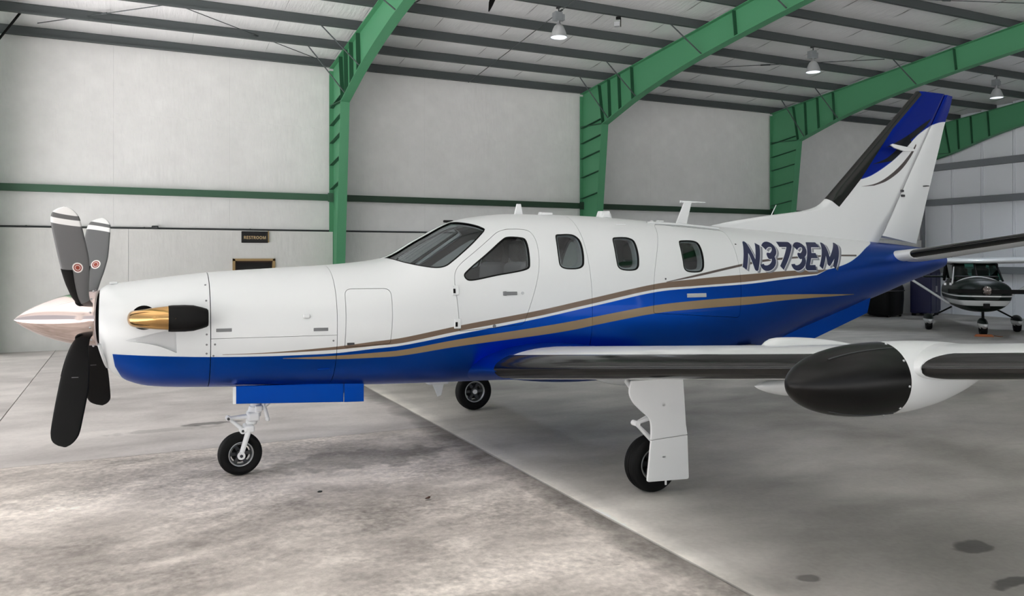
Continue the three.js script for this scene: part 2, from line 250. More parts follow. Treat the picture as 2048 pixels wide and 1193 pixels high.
// ---------- steel frames ----------
const innerZ = (y) => -17.06 - 0.112 * (5.22 - y);            // inner flange of the column
const under = (z) => hermite([-17.06, -15.4, -13.4, -11.2, -9, 7.8], [5.22, 5.68, 6.05, 6.31, 6.53, 8.21], z);
function steelFrame(x, label, braces, right = [], slim = false) {
  const t = thing('steel_frame', label, 'steel frame', [x + 0.1, 0, 0]), top = (z) => roofY(z) - 0.004, zo = -18.12, F = 0.2;
  const inZ = slim ? () => -18.03 : innerZ, col = slim ? [[zo, 5.0], [-17.5, 5.13], [-17.06, 5.22], [zo, top(zo)]] : [[zo, 0.02], [innerZ(0), 0.02], [innerZ(5.22), 5.22], [zo, top(zo)]];
  const raf = [[zo, top(zo)], [-17.06, 5.22]]; for (const z of [-16.5, -15.9, -15.4, -14.4, -13.4, -12.3, -11.2, -10, -9, -6, -3, 2.4, 7.8]) raf.push([z, under(z)]); raf.push([7.8, top(7.8)]);
  obj('column_web', yz(plate(col, 0.012)), mat.green, t); obj('rafter_web', yz(plate(raf, 0.012)), mat.green, t);
  const strip = (pts, w = F, th = 0.016) => { const q = []; for (let i = 0; i < pts.length - 1; i++) { const [z0, y0] = pts[i], [z1, y1] = pts[i + 1], L = Math.hypot(z1 - z0, y1 - y0); const g = new THREE.BoxGeometry(w, th, L + 0.006); g.rotateX(-Math.atan2(y1 - y0, z1 - z0)); q.push(g.translate(0, (y0 + y1) / 2, (z0 + z1) / 2)); } return q; };
  obj('outer_flange', strip([[zo, slim ? 5.0 : 0], [zo, top(zo) - 0.06]]), mat.green, t); obj('inner_flange', strip(slim ? [[zo, 5.0], [-17.5, 5.13], [-17.06, 5.22]] : [[innerZ(0), 0], [innerZ(5.22), 5.22]]), mat.green, t);
  obj('bottom_flange', strip(raf.slice(1, -1)), mat.green, t); obj('top_flange', strip([[zo, top(zo)], [7.8, top(7.8)]], F, 0.012), mat.green, t);
  if (slim) obj('corner_post', box(0.1, 5.0, 0.06, 0.05, 2.5, -18.09), mat.girtGrey, t, 'grey corner post'); else obj('base_plate', box(0.3, 0.025, 0.6, 0, 0.0125, -17.86), mat.greenDark, t);
  const stiff = (z0, y0, z1, y1) => obj('stiffener', strip([[z0, y0], [z1, y1]], F * 0.94, 0.012), mat.greenDark, t);
  stiff(-17.07, 5.24, -17.25, top(-17.25) - 0.02);             // knee
  for (const z of [-16.75, -16.3, -15.75]) stiff(z, under(z), z - 0.06, top(z) - 0.02);
  stiff(-12.2, under(-12.2), -12.26, top(-12.2) - 0.02); stiff(-9.2, under(-9.2), -9.25, top(-9.2) - 0.02);
  if (!slim) for (const y of [5.35, 4.95, 4.55, 4.05, 3.5]) stiff(zo, y - 0.1, Math.min(innerZ(y), -17.15), y + 0.02);
  obj('haunch_stiffener', strip([[zo, 5.3], [-17.08, 5.24]], F * 0.94, 0.014), mat.greenDark, t);
  for (const z of braces) { const zt = z, b = under(z + 0.1); obj('flange_brace', [rod(V(0.0, b + 0.02, z + 0.02), V(-0.85, roofY(zt) + 0.06, z - 0.03), 0.014, 0.014, 8)], mat.purlin, t); if (z > -15) obj('flange_brace', [rod(V(0.0, b + 0.02, z + 0.02), V(0.85, roofY(zt) + 0.06, z - 0.03), 0.014, 0.014, 8)], mat.purlin, t); }
  for (const z of right) obj('flange_brace', rod(V(0, under(z + 0.1) + 0.02, z), V(0.62, roofY(z) + 0.05, z - 0.1), 0.022, 0.022, 8), mat.black, t);
  return t;
}
steelFrame(frameX[0] - 0.0, 'green steel frame beside the hangar door at the far left edge', [-16.9, -15.7], [-16.9]);
steelFrame(frameX[1], 'green tapered steel frame nearest the camera, standing behind the nose cowling', [-16.9, -15.7, -13.3]);
steelFrame(frameX[2], 'green tapered steel frame rising behind the cockpit roof, second from the left', [-16.9, -15.7, -13.3, -10.9]);
steelFrame(frameX[3], 'green tapered steel frame rising behind the registration letters, third from the left', [-16.9, -15.7, -13.3]);
steelFrame(frameX[4], 'dark green steel frame against the end wall, partly behind the blue fin tip', [], [], true);

// ---------- girts, conduit, braces on the walls ----------
for (let b = 0; b < 4; b++) {
  const x0 = b ? frameX[b] + 0.2 : XD, x1 = frameX[b + 1];
  const t = thing('wall_girt', ['green wall girt running left of the nearest steel frame', 'dark green wall girt between the first and second frames, above the nose', 'dark wall girt between the second and third frames, behind the cabin roof', 'dark wall girt behind the tail fin, right of the third frame'][b], 'girt', [0, 0, 0]);
  const m = b ? M({ color: '#26402f', roughness: 0.6 }) : M({ color: '#3a5f49', roughness: 0.6 });
  obj('beam', [box(x1 - x0, 0.12, 0.016, (x0 + x1) / 2, 3.215, ZB + 0.12), box(x1 - x0, 0.012, 0.13, (x0 + x1) / 2, 3.28, ZB + 0.06), box(x1 - x0, 0.012, 0.13, (x0 + x1) / 2, 3.15, ZB + 0.06)], m, t);
  obj('clip', box(0.12, 0.2, 0.02, x1 + 0.02, 3.215, ZB + 0.14), m, t);
}
[[4.85, 'upper'], [3.69, 'middle'], [1.46, 'lowest']].forEach(([y, w]) => { const t = thing('end_wall_girt', `grey horizontal girt on the pale end wall, ${w} of the three`, 'girt'); obj('beam', [box(0.016, 0.19, 25.8, XE - 0.1, y, -5.2), box(0.15, 0.012, 25.8, XE - 0.03, y + 0.1, -5.2), box(0.15, 0.012, 25.8, XE - 0.03, y - 0.1, -5.2)], mat.girtGrey, t); });
{ const t = thing('electrical_conduit', 'thin dark conduit pipe running along the back wall above the restroom sign', 'pipe'); obj('pipe', rod(V(XD, 2.457, ZB + 0.05), V(17.3, 2.457, ZB + 0.05), 0.018), mat.darkPaint, t); for (let i = 0; i < 9; i++) obj('pipe_strap', box(0.03, 0.044, 0.03, -1.8 + i * 2.1, 2.459, ZB + 0.05), mat.darkPaint, t); }
{ const t = thing('junction_box', 'small dark junction box on the thin wall conduit', 'junction box', [0.5, 2.475, ZB + 0.11]); obj('housing', rbox(0.13, 0.07, 0.07, 0.02), mat.darkPaint, t); obj('cover', rbox(0.09, 0.045, 0.02, 0.008, 0, 0, 0.04), mat.darkSteel, t); }
{ const t = thing('restroom_sign', 'small black sign with pale letters above the doorway', 'sign', [2.49, 2.295, ZB + 0.107]); obj('board', rbox(0.56, 0.25, 0.03, 0.012), M({ color: '#0c0b0e', roughness: 0.6 }), t);
  const tx = canvasTex(512, 128, (c) => { c.fillStyle = '#0c0b0e'; c.fillRect(0, 0, 512, 128); c.fillStyle = '#c4ab80'; c.font = 'bold 92px sans-serif'; c.textAlign = 'center'; c.textBaseline = 'middle'; c.fillText('RESTROOM', 256, 66, 470); });
  obj('lettering', new THREE.PlaneGeometry(0.52, 0.13).translate(0, -0.01, 0.017), M({ map: tx, roughness: 0.6 }), t); obj('edge_strip', box(0.02, 0.25, 0.05, 0.285, 0.01, 0), wood, t); }
const cable = (a, b, label) => { const t = thing('brace_rod', label, 'rod'); obj('rod', rod(a, b, 0.009, 0.009, 6), mat.purlin, t); obj('turnbuckle', rod(a.clone().lerp(b, 0.48), a.clone().lerp(b, 0.52), 0.02, 0.02, 8), mat.purlin, t); };
const rp = (x, z, d = 0.03) => V(x, roofY(z) + d, z);
cable(rp(-1.56, -17.59, 0.1), rp(0.75, -15.8, 0.1), 'thin bracing rod under the roof at the far left, rising to the right');
cable(rp(0.78, -15.82, 0.1), rp(3.9, -17.95, 0.1), 'thin bracing rod under the roof, falling right towards the nearest frame');
cable(rp(7.52, -18.05, -0.02), rp(7.5, -9.0, -0.04), 'long thin rod crossing under the purlins beside the nearest lamp');
cable(rp(12.6, -11.2, 0.1), rp(17.0, -10.0, 0.1), 'faint thin bracing rod under the roof at the top right');
cable(rp(11.5, -16.2, 0.1), rp(16.7, -13.6, 0.1), 'faint thin bracing rod behind the second lamp');

// ---------- lamps ----------
const glow = M({ color: '#ffffff', emissive: '#eaf3ff', emissiveIntensity: 1.6, roughness: 0.4 });
const reflector = M({ color: '#c9cccd', roughness: 0.3, metalness: 0.5, side: THREE.DoubleSide });
[[7.44, 'high bay lamp with white bell shade, nearest the camera', -13.36], [14.05, 'high bay lamp with bell shade, middle one of the three', -13.34], [20.65, 'high bay lamp with bell shade above the tail fin, farthest of the three', -13.36]].forEach(([x, label, z]) => {
  const t = thing('high_bay_lamp', label, 'lamp', [x, 6.07, z]);
  obj('shade', lathe([[0.035, 0.25], [0.055, 0.245], [0.085, 0.22], [0.115, 0.16], [0.14, 0.09], [0.158, 0.02], [0.163, 0], [0.16, 0], [0.155, 0.02], [0.136, 0.09], [0.11, 0.16], [0.08, 0.215], [0.035, 0.235]]), reflector, t);
  obj('lamp_lens', new THREE.CylinderGeometry(0.15, 0.15, 0.012, 40).translate(0, 0.012, 0), glow, t);
  obj('neck', [new THREE.CylinderGeometry(0.028, 0.032, 0.07, 20).translate(0, 0.28, 0), new THREE.CylinderGeometry(0.045, 0.045, 0.02, 20).translate(0, 0.255, 0)], mat.steel, t);
  obj('ballast', [rbox(0.15, 0.17, 0.13, 0.015, -0.02, 0.4, 0), rbox(0.05, 0.12, 0.1, 0.01, 0.085, 0.39, 0), box(0.012, 0.16, 0.14, -0.1, 0.4, 0)], mat.galvanised, t);
  obj('hanger', [rod(V(0, 0.48, 0), V(0, 0.58, 0), 0.012), box(0.05, 0.03, 0.12, 0, 0.58, 0)], mat.darkSteel, t);
  const l = new THREE.SpotLight('#eaf3ff', 40, 0, 1.15, 0.5, 2); l.position.set(0, -0.02, 0); l.target.position.set(0, -5, 0); l.castShadow = true; l.shadow.radius = 6; t.add(l, l.target);
});
{ const t = thing('flood_light', 'small clear flood light hanging from a purlin right of the nearest lamp', 'light', [8.75, 6.49, -13.34], -0.6); obj('housing', rbox(0.12, 0.1, 0.1, 0.015, 0, 0, 0), mat.lightGrey, t); obj('bracket', [box(0.015, 0.16, 0.06, 0.075, 0.03, 0), box(0.1, 0.05, 0.05, 0.03, 0.12, 0)], mat.black, t); }
{ const t = thing('hanging_bracket', 'black bracket hanging from the roof at the top edge, left of the lamp', 'bracket', [6.1, 6.6, -13.6], -0.45); obj('arm', plate([[0.02, 0.25], [0.1, 0.25], [0.11, 0.1], [0.05, -0.03], [-0.01, -0.14], [-0.03, -0.14], [-0.02, 0.02], [0.0, 0.1]], 0.05, 0.006), mat.black, t); obj('mounting_plate', box(0.16, 0.04, 0.1, 0.05, 0.27, 0), mat.black, t); }

// ---------- the turboprop airplane: x runs aft, y up, z to its left (towards the camera); origin on the floor between the main wheels ----------
const plane = thing('airplane', 'large white and blue turboprop airplane with gold stripes, parked across the hangar', 'airplane', [3.7556, 0, -7.0247], -0.0155);
// fuselage stations: x, top, bottom, half width, height of the widest point, roundness above and below
const ST = [[-3.96, 1.585, 1.115, .255, 1.35, 2, 2], [-3.9, 1.625, .965, .315, 1.31, 2.1, 2.1], [-3.8, 1.64, .875, .365, 1.28, 2.15, 2.2], [-3.6, 1.665, .805, .42, 1.25, 2.25, 2.3], [-3.16, 1.716, .77, .485, 1.24, 2.35, 2.4], [-2.6, 1.75, .745, .55, 1.25, 2.4, 2.4],
  [-2.14, 1.777, .722, .6, 1.27, 2.4, 2.4], [-1.69, 1.83, .7, .64, 1.28, 2.4, 2.4], [-1.35, 2.006, .688, .655, 1.29, 2.25, 2.4], [-1, 2.18, .678, .665, 1.3, 2.15, 2.4], [-.75, 2.232, .67, .67, 1.31, 2.15, 2.4], [-.4, 2.264, .662, .67, 1.32, 2.2, 2.4], [.2, 2.266, .655, .67, 1.33, 2.2, 2.4],
  [1.26, 2.225, .655, .665, 1.33, 2.15, 2.4], [1.9, 2.195, .69, .635, 1.35, 2.1, 2.3], [2.5, 2.165, .8, .58, 1.42, 2.1, 2.2], [3.3, 2.115, 1.02, .48, 1.55, 2.1, 2.1], [4, 2.07, 1.21, .39, 1.65, 2.1, 2.1], [4.64, 2.03, 1.385, .31, 1.72, 2.1, 2.1], [5.2, 1.99, 1.54, .215, 1.77, 2, 2], [5.6, 1.945, 1.645, .14, 1.8, 2, 2], [5.85, 1.88, 1.72, .07, 1.8, 2, 2]];
const SX = ST.map((s) => s[0]), sec = (a) => [1, 2, 3, 4, 5, 6].map((k) => hermite(SX, ST.map((s) => s[k]), a));
const RING = 96;
function ring(a, inset = 0, insetBottom = inset) {
  let [T, B, Wd, Mi, nT, nB] = sec(a); T -= inset; B += insetBottom; Wd -= inset; const r = [];
  for (let i = 0; i < RING; i++) { const t = i / RING * 2 * Math.PI, c = Math.cos(t), s = Math.sin(t), n = s > 0 ? nT : nB; r.push(V(a, Mi + (s > 0 ? T - Mi : Mi - B) * Math.sign(s) * Math.abs(s) ** (2 / n), Wd * Math.sign(c) * Math.abs(c) ** (2 / n))); }
  return r;
}
function hullSide(a, y) { const [T, B, Wd, Mi, nT, nB] = sec(a), q = y > Mi ? (y - Mi) / (T - Mi) : (Mi - y) / (Mi - B); return q >= 1 ? 0 : Wd * (1 - q ** (y > Mi ? nT : nB)) ** (1 / (y > Mi ? nT : nB)); }
function hull(a0, a1, inset = 0, insetBottom = inset, step = 0.07) { const n = Math.max(3, Math.ceil((a1 - a0) / step)), rs = []; for (let i = 0; i <= n; i++) rs.push(ring(a0 + (a1 - a0) * i / n, inset, insetBottom)); return brush(loft(rs)); }
const smooth = (pts, n = 10, closed = false) => new THREE.CatmullRomCurve3(pts.map((p) => V(p[0], p[1], 0)), closed, 'centripetal').getPoints(pts.length * n).map((p) => [p.x, p.y]);
function rounded(pts, r, n = 6) { const out = [], k = pts.length; for (let i = 0; i < k; i++) { const p = pts[i], a = pts[(i + k - 1) % k], b = pts[(i + 1) % k], ra = Array.isArray(r) ? r[i] : r; const da = Math.hypot(a[0] - p[0], a[1] - p[1]), db = Math.hypot(b[0] - p[0], b[1] - p[1]), qa = Math.min(ra / da, .5), qb = Math.min(ra / db, .5); const s = [p[0] + (a[0] - p[0]) * qa, p[1] + (a[1] - p[1]) * qa], e = [p[0] + (b[0] - p[0]) * qb, p[1] + (b[1] - p[1]) * qb]; for (let j = 0; j <= n; j++) { const t = j / n; out.push([0, 1].map((c) => (1 - t) ** 2 * s[c] + 2 * t * (1 - t) * p[c] + t * t * e[c])); } } return out; }
function grow(pts, d) { // offset an outline outwards
  let area = 0; for (let i = 0; i < pts.length; i++) { const a = pts[i], b = pts[(i + 1) % pts.length]; area += a[0] * b[1] - b[0] * a[1]; } const s = area > 0 ? 1 : -1;
  return pts.map((p, i) => { const a = pts[(i + pts.length - 1) % pts.length], b = pts[(i + 1) % pts.length], tx = b[0] - a[0], ty = b[1] - a[1], L = Math.hypot(tx, ty) || 1; return [p[0] + s * d * ty / L, p[1] - s * d * tx / L]; }); }
const prism = (pts, z0, z1) => { const g = plate(pts, z1 - z0).translate(0, 0, (z0 + z1) / 2); return brush(g); };
// livery, painted on the side view
const LV = {
  blueTop: [[-3.86, 1.101], [-3.193, 1.062], [-2.729, 1.05], [-2.499, 1.05], [-2.219, 1.054], [-1.9, 1.08], [-1.69, 1.096], [-1.182, 1.174], [-.396, 1.29], [.2, 1.392], [.883, 1.505], [1.358, 1.535], [2.086, 1.566], [2.621, 1.607], [3.138, 1.645]],
  brown: [[[-3.084, 1.078], [-2.731, 1.081], [-2.222, 1.109], [-1.903, 1.141], [-1.694, 1.161], [-1.184, 1.248], [-.396, 1.363], [.1, 1.45], [.891, 1.584], [1.371, 1.625], [2.108, 1.667], [2.642, 1.694], [3.337, 1.705]], [[-3.084, 1.075], [-2.731, 1.073], [-2.221, 1.084], [-1.901, 1.105], [-1.692, 1.118], [-1.183, 1.202], [-.397, 1.313], [.1, 1.4], [.885, 1.531], [1.36, 1.556], [2.091, 1.591], [2.627, 1.633], [3.14, 1.658]]],
  tan: [[[-2.629, 1.029], [-2.218, 1.033], [-1.897, 1.046], [-1.687, 1.058], [-1.18, 1.13], [-.395, 1.213], [-.034, 1.256], [.174, 1.286], [.877, 1.378], [1.4, 1.412], [2.074, 1.434], [2.608, 1.443], [3.842, 1.416]], [[-2.629, 1.025], [-2.215, 1.003], [-1.892, 1.002], [-1.682, 1.008], [-1.174, 1.068], [-.39, 1.135], [-.03, 1.174], [.176, 1.206], [.877, 1.299], [1.398, 1.328], [2.072, 1.352], [2.609, 1.381], [3.845, 1.41]]],
  thin: [[[1.006, 1.602], [1.379, 1.667], [2.039, 1.775], [2.34, 1.816], [2.935, 1.854], [3.563, 1.872], [3.908, 1.873]], [[1.005, 1.597], [1.375, 1.647], [2.03, 1.751], [2.33, 1.792], [2.925, 1.835], [3.552, 1.855], [3.897, 1.855]]],
  aft: [[3.337, 1.705], [3.499, 1.73], [3.737, 1.786], [3.926, 1.858], [4.144, 1.951], [4.34, 2.01], [4.5, 2.06]],
};
// strokes of the registration letters in a unit box
const arc = (cx, cy, rx, ry, a0, a1, n = 14) => Array.from({ length: n + 1 }, (_, i) => { const t = (a0 + (a1 - a0) * i / n) * Math.PI / 180; return [cx + rx * Math.cos(t), cy + ry * Math.sin(t)]; });
const GLYPH = { N: [[[.08, 0], [.08, 1], [.92, 0], [.92, 1]]], 7: [[[.02, 1], [.95, 1], [.4, 0]]], 3: [[...arc(.48, .74, .42, .26, 155, -85), ...arc(.46, .26, .47, .27, 88, -158)]], E: [[[.95, 1], [.08, 1], [.08, 0], [.95, 0]], [[.08, .52], [.8, .52]]], M: [[[.06, 0], [.06, 1], [.5, .18], [.94, 1], [.94, 0]]] };
const LETTERS = [['N', 2.035, 2.235, 2.17, 2.38], ['3', 2.285, 2.475, 2.435, 2.63], ['7', 2.53, 2.70, 2.675, 2.87], ['3', 2.755, 2.935, 2.925, 3.115], ['E', 2.985, 3.15, 3.16, 3.335], ['M', 3.215, 3.47, 3.405, 3.66]];
function livery(a0, a1, w, h, flakes, y0 = .55, y1 = 2.35) { // flakes: the map of where the paint is metallic
  const tx = canvasTex(w, h, (c) => {
    const X = (a) => (a - a0) / (a1 - a0) * w, Y = (y) => (y1 - y) / (y1 - y0) * h, path = (pts) => { c.beginPath(); pts.forEach((p, i) => i ? c.lineTo(X(p[0]), Y(p[1])) : c.moveTo(X(p[0]), Y(p[1]))); c.closePath(); c.fill(); };
    const ink = (col, f) => { c.fillStyle = flakes ? f : col; };
    ink(WHITE, '#000'); c.fillRect(0, 0, w, h);
    ink(BLUE, '#fff'); path([...smooth(LV.blueTop), ...smooth(LV.aft), [4.5, 2.5], [6.5, 2.5], [6.5, .3], [-3.66, .3], [-3.72, .81], [-3.8, .9], [-3.845, 1.0]]);
    ink(BROWN, '#000'); path([...smooth(LV.brown[0]), ...smooth(LV.brown[1]).reverse()]);
    ink(TAN, '#000'); path([...smooth(LV.tan[0]), ...smooth(LV.tan[1]).reverse()]);
    ink(DARK, '#000'); path([...smooth(LV.thin[0]), ...smooth(LV.thin[1]).reverse()]);
    if (flakes) return;
    c.lineJoin = 'round'; c.lineCap = 'butt';
    const px = w / (a1 - a0), yb = 1.728, yt = 1.985;
    for (const [dx, dy, lw, col] of [[.024, -.02, .062, '#777b83'], [.0, .0, .074, WHITE], [0, 0, .058, '#0a1440']]) { c.lineWidth = lw * px; c.strokeStyle = col;
      for (const [g, b0, b1, t0, t1] of LETTERS) for (const s of GLYPH[g]) { c.beginPath(); s.forEach(([u, v], i) => { const a = (b0 + (b1 - b0) * u) * (1 - v) + (t0 + (t1 - t0) * u) * v + dx, y = yb + (yt - yb) * v + dy; i ? c.lineTo(X(a), Y(y)) : c.moveTo(X(a), Y(y)); }); c.stroke(); } }
  });
  if (flakes) tx.colorSpace = THREE.NoColorSpace; return tx;
}
const FWD = [-4.0, .16], AFT = [.14, 5.9];
const paintOf = (t, k) => MP({  map: t, metalness: k ? 1 : 0, metalnessMap: k ? k : null, roughness: 0.36, clearcoat: 0.15, clearcoatRoughness: 0.04 });
const paintF = paintOf(livery(...FWD, 2048, 886), livery(...FWD, 1024, 443, true)), paintA = paintOf(livery(...AFT, 2048, 640), livery(...AFT, 1024, 320, true));
const skin = (name, b, aft, parent = plane, label) => obj(name, sideUV(b.geometry, ...(aft ? AFT : FWD), .55, 2.35), aft ? paintA : paintF, parent, label);

// outlines of openings, on the side view
const winShape = (x0, x1, y0, y1, sh) => rounded([[x0 + sh[0], y0], [x1 - sh[1], y0], [x1, y0 + (y1 - y0) * .45], [x1 - sh[2], y1], [x0, y1], [x0 + sh[3], y0 + .1]], [.09, .08, .25, .12, .05, .12]);
const opening = (pts) => grow(smooth(pts, 6, true), -.012);
const W1 = opening([[-.135, 2.03], [-.122, 2.053], [-.079, 2.06], [.065, 2.056], [.112, 2.016], [.122, 1.941], [.108, 1.818], [.09, 1.764], [.043, 1.736], [-.122, 1.737], [-.16, 1.765], [-.163, 1.843], [-.147, 1.976]]);
const W2 = opening([[.484, 2.01], [.498, 2.03], [.539, 2.038], [.683, 2.035], [.732, 2.009], [.741, 1.945], [.72, 1.793], [.698, 1.742], [.66, 1.718], [.505, 1.721], [.466, 1.75], [.461, 1.818], [.474, 1.956]]);
const W3 = opening([[1.281, 1.985], [1.297, 2.008], [1.343, 2.016], [1.494, 2.011], [1.533, 1.991], [1.543, 1.937], [1.518, 1.791], [1.49, 1.725], [1.452, 1.697], [1.279, 1.698], [1.246, 1.727], [1.25, 1.817], [1.268, 1.935]]);
const WD = opening([[-1.106, 1.69], [-1.102, 1.662], [-1.08, 1.64], [-1.04, 1.635], [-.8, 1.676], [-.508, 1.727], [-.473, 1.748], [-.462, 1.783], [-.448, 1.986], [-.462, 2.016], [-.51, 2.028], [-.634, 2.028], [-.687, 2.002], [-.86, 1.88], [-1.056, 1.739]]);
const DOOR = rounded([[-1.166, 1.2], [-.56, 1.24], [-.514, 1.353], [-.381, 1.701], [-.344, 1.97], [-.371, 2.085], [-.454, 2.105], [-.67, 2.1], [-1.165, 1.755], [-1.198, 1.66], [-1.195, 1.56]], [.01, .03, .2, .2, .2, .07, .1, .1, .12, .1, .2]);
const BAG = rounded([[-2.148, 1.10], [-1.775, 1.118], [-1.757, 1.3], [-1.757, 1.578], [-2.137, 1.578], [-2.14, 1.3]], [.02, .02, .2, .06, .06, .2]);
const ENTRY = rounded([[.835, 1.30], [1.93, 1.22], [1.97, 1.7], [2.02, 2.13], [1.13, 2.185], [.86, 1.72]], [.03, .05, .3, .05, .05, .5]);
// windscreen panes: outline given on the skin as x,y; cut along a slanting direction
const WSD = V(-.42, .62, .66).normalize(), wsBasis = (() => { const e1 = V(0, 0, 1).cross(WSD).normalize(), e2 = WSD.clone().cross(e1).normalize(); return [e1, e2]; })();
const wsPts = (() => { const low = smooth([[-1.645, 1.832], [-1.57, 1.8], [-1.428, 1.767], [-1.326, 1.757], [-1.255, 1.772], [-1.19, 1.812], [-.997, 1.953], [-.835, 2.08]], 6), top = smooth([[-.818, 2.1], [-.86, 2.126], [-.93, 2.15], [-1.0, 2.166]], 6);
  const p3 = [...low, ...top].map(([a, y]) => V(a, y, Math.max(.065, hullSide(a, y)))); for (const a of [-1.03, -1.15, -1.3, -1.45, -1.6, -1.655]) p3.push(V(a, sec(a)[0] - .003, .065)); return p3.map((p) => [p.dot(wsBasis[0]), p.dot(wsBasis[1])]); })();
function wsPrism(d, out = .25, inn = .16) { const c = V(-1.2, 1.97, .33).dot(WSD), g = plate(grow(wsPts, d), out + inn); g.translate(0, 0, c + (out - inn) / 2); g.applyMatrix4(new THREE.Matrix4().makeBasis(wsBasis[0], wsBasis[1], WSD)); const v = new THREE.Matrix4().makeBasis(wsBasis[0], wsBasis[1], WSD).determinant(); return v < 0 ? flipFaces(g) : g; }
const wsL = (d) => brush(wsPrism(d)), wsR = (d) => brush(mirrorZ(wsPrism(d)));

// cowling
const cowlNose = hull(-3.955, -3.174, 0, 0, .05);
const recess = brush(plate(rounded([[-3.79, 1.206], [-3.514, 1.274], [-3.419, 1.294], [-3.419, 1.101], [-3.566, 1.172]], [.01, .1, .01, .01, .1]), .2).translate(3.6, 0, 0).rotateY(-.1).translate(-3.6, 0, .49));
const stackHole = brush(new THREE.CylinderGeometry(.092, .092, .3, 32).rotateX(Math.PI / 2).translate(-3.642, 1.378, .45));
const cowl = skin('nose_cowling', cut(cowlNose, recess, stackHole), false);
obj('recess_floor', plate(rounded([[-3.7, 1.21], [-3.514, 1.274], [-3.42, 1.293], [-3.42, 1.102], [-3.566, 1.173], [-3.7, 1.202]], .01), .004).translate(3.6, 0, 0).rotateY(-.1).translate(-3.6, 0, .3895), M({ color: '#c6c8c9', roughness: .6 }), cowl, 'grey floor of the triangular air outlet');
obj('stack_well', new THREE.CircleGeometry(.1, 24).translate(-3.642, 1.378, .335), mat.black, cowl);
const mid = hull(-3.168, -2.212);
const big = (a0, a1, y0, y1, z0 = -2, z1 = 2) => brush(box(a1 - a0, y1 - y0, z1 - z0, (a0 + a1) / 2, (y0 + y1) / 2, (z0 + z1) / 2));
const panelTop = skin('cowl_panel', both(mid, big(-4, -2, 1.2065, 3)), false), panelLow = skin('cowl_panel', both(mid, big(-4, -2, 0, 1.2035)), false);
const onSide = (a, y, out = 0) => V(a, y, hullSide(a, y) + out);
function stick(name, geo, m, a, y, parent, out = 0, label) { // sets a small fitting flat on the left skin
  const e = .02, p = onSide(a, y, out), n = onSide(a + e, y).sub(onSide(a - e, y)).normalize(), up = onSide(a, y + e).sub(onSide(a, y - e)).normalize(), k = n.clone().cross(up).normalize(); up.copy(k).cross(n);
  const q = geo.clone().applyMatrix4(new THREE.Matrix4().makeBasis(n, up, k).setPosition(p)); return obj(name, q, m, parent, label); }
stick('latch', rbox(.115, .026, .008, .003), mat.grey, -3.075, 1.27, panelTop); stick('latch', rbox(.115, .026, .008, .003), mat.grey, -2.34, 1.255, panelTop);
stick('drain_cap', rbox(.06, .038, .035, .014), mat.white, -2.452, 1.364, panelTop);
for (const [a, y] of [[-3.2, 1.62], [-3.2, 1.5], [-3.2, 1.43], [-3.2, 1.36], [-3.2, 1.16], [-3.2, 1.09], [-3.2, 1.24]]) stick('screw', new THREE.CylinderGeometry(.008, .008, .004, 10).rotateX(Math.PI / 2), mat.grey, a, y, cowl);
for (const [a, y] of [[-2.24, 1.16], [-3.15, 1.07], [-3.14, 1.16]]) stick('screw', new THREE.CylinderGeometry(.008, .008, .004, 10).rotateX(Math.PI / 2), mat.grey, a, y, panelLow);
obj('oil_cap', rbox(.06, .02, .05, .01, -3.86, 1.637, .05), mat.white, cowl);

// fuselage shell with its cabin
const inner = () => hull(-1.66, 2.35, .05, .2);
const DIN = .012;
const holes = [[W1, 0], [W2, 1], [W3, 1], [WD, 0]];
let fwd = cut(hull(-2.208, .149, 0, 0, .05), hull(-1.66, .6, .05, .2), wsL(DIN), wsR(DIN), prism(grow(W1, DIN), -1, 1), prism(grow(WD, DIN), -1, 1));
const doorSkin = both(fwd, prism(grow(DOOR, -.002), .12, 1)); 
const bagSkin = both(fwd, prism(grow(BAG, -.002), .45, 1));
fwd = cut(fwd, prism(grow(DOOR, .002), .12, 1), prism(grow(BAG, .002), .45, 1));
let aftB = cut(hull(.153, 5.845), hull(-.5, 2.35, .05, .2), prism(grow(W2, DIN), -1, 1), prism(grow(W3, DIN), -1, 1));
const entrySkin = both(aftB, prism(grow(ENTRY, -.002), .1, 1)); aftB = cut(aftB, prism(grow(ENTRY, .002), .1, 1));
const fus = skin('fuselage', fwd, false), tailBody = skin('rear_fuselage', aftB, true);
const door = skin('cockpit_door', doorSkin, false), bag = skin('baggage_door', bagSkin, false), entry = skin('entry_door', entrySkin, true);
const W1b = grow(W1, .05), lin = cut(hull(-1.63, 2.3, .056, .206, .12), hull(-1.62, 2.29, .066, .216, .12), wsL(.02), wsR(.02), ...holes.map(([w]) => prism(grow(w, .004), -1, 1)));
obj('cabin_lining', lin.geometry, mat.lining, plane);
// panes and seals follow the skin
const paneShell = cut(hull(-1.8, 2.2, .008, .008, .05), hull(-1.85, 2.25, .013, .013, .05)), sealShell = cut(hull(-1.8, 2.2, -.0015, -.0015, .05), hull(-1.85, 2.25, .022, .022, .05));
function pane(shape, z0, z1, name = 'cabin_window') { const p = obj(name, both(paneShell, prism(shape, z0, z1)).geometry, mat.glass, plane); obj('seal', both(sealShell, cut(prism(grow(shape, DIN), z0, z1), prism(shape, z0 - .1, z1 + .1))).geometry, mat.black, p); return p; }
for (const s of [1, -1]) for (const w of [W1, W2, W3]) pane(w, s > 0 ? .1 : -1, s > 0 ? 1 : -.1);
pane(WD, .1, 1, 'door_window'); pane(WD, -1, -.1, 'door_window');
for (const f of [wsL, wsR]) { const p = obj('windshield', both(paneShell, f(0)).geometry, mat.glass, plane); obj('seal', both(sealShell, cut(f(DIN), f(0))).geometry, mat.black, p); }
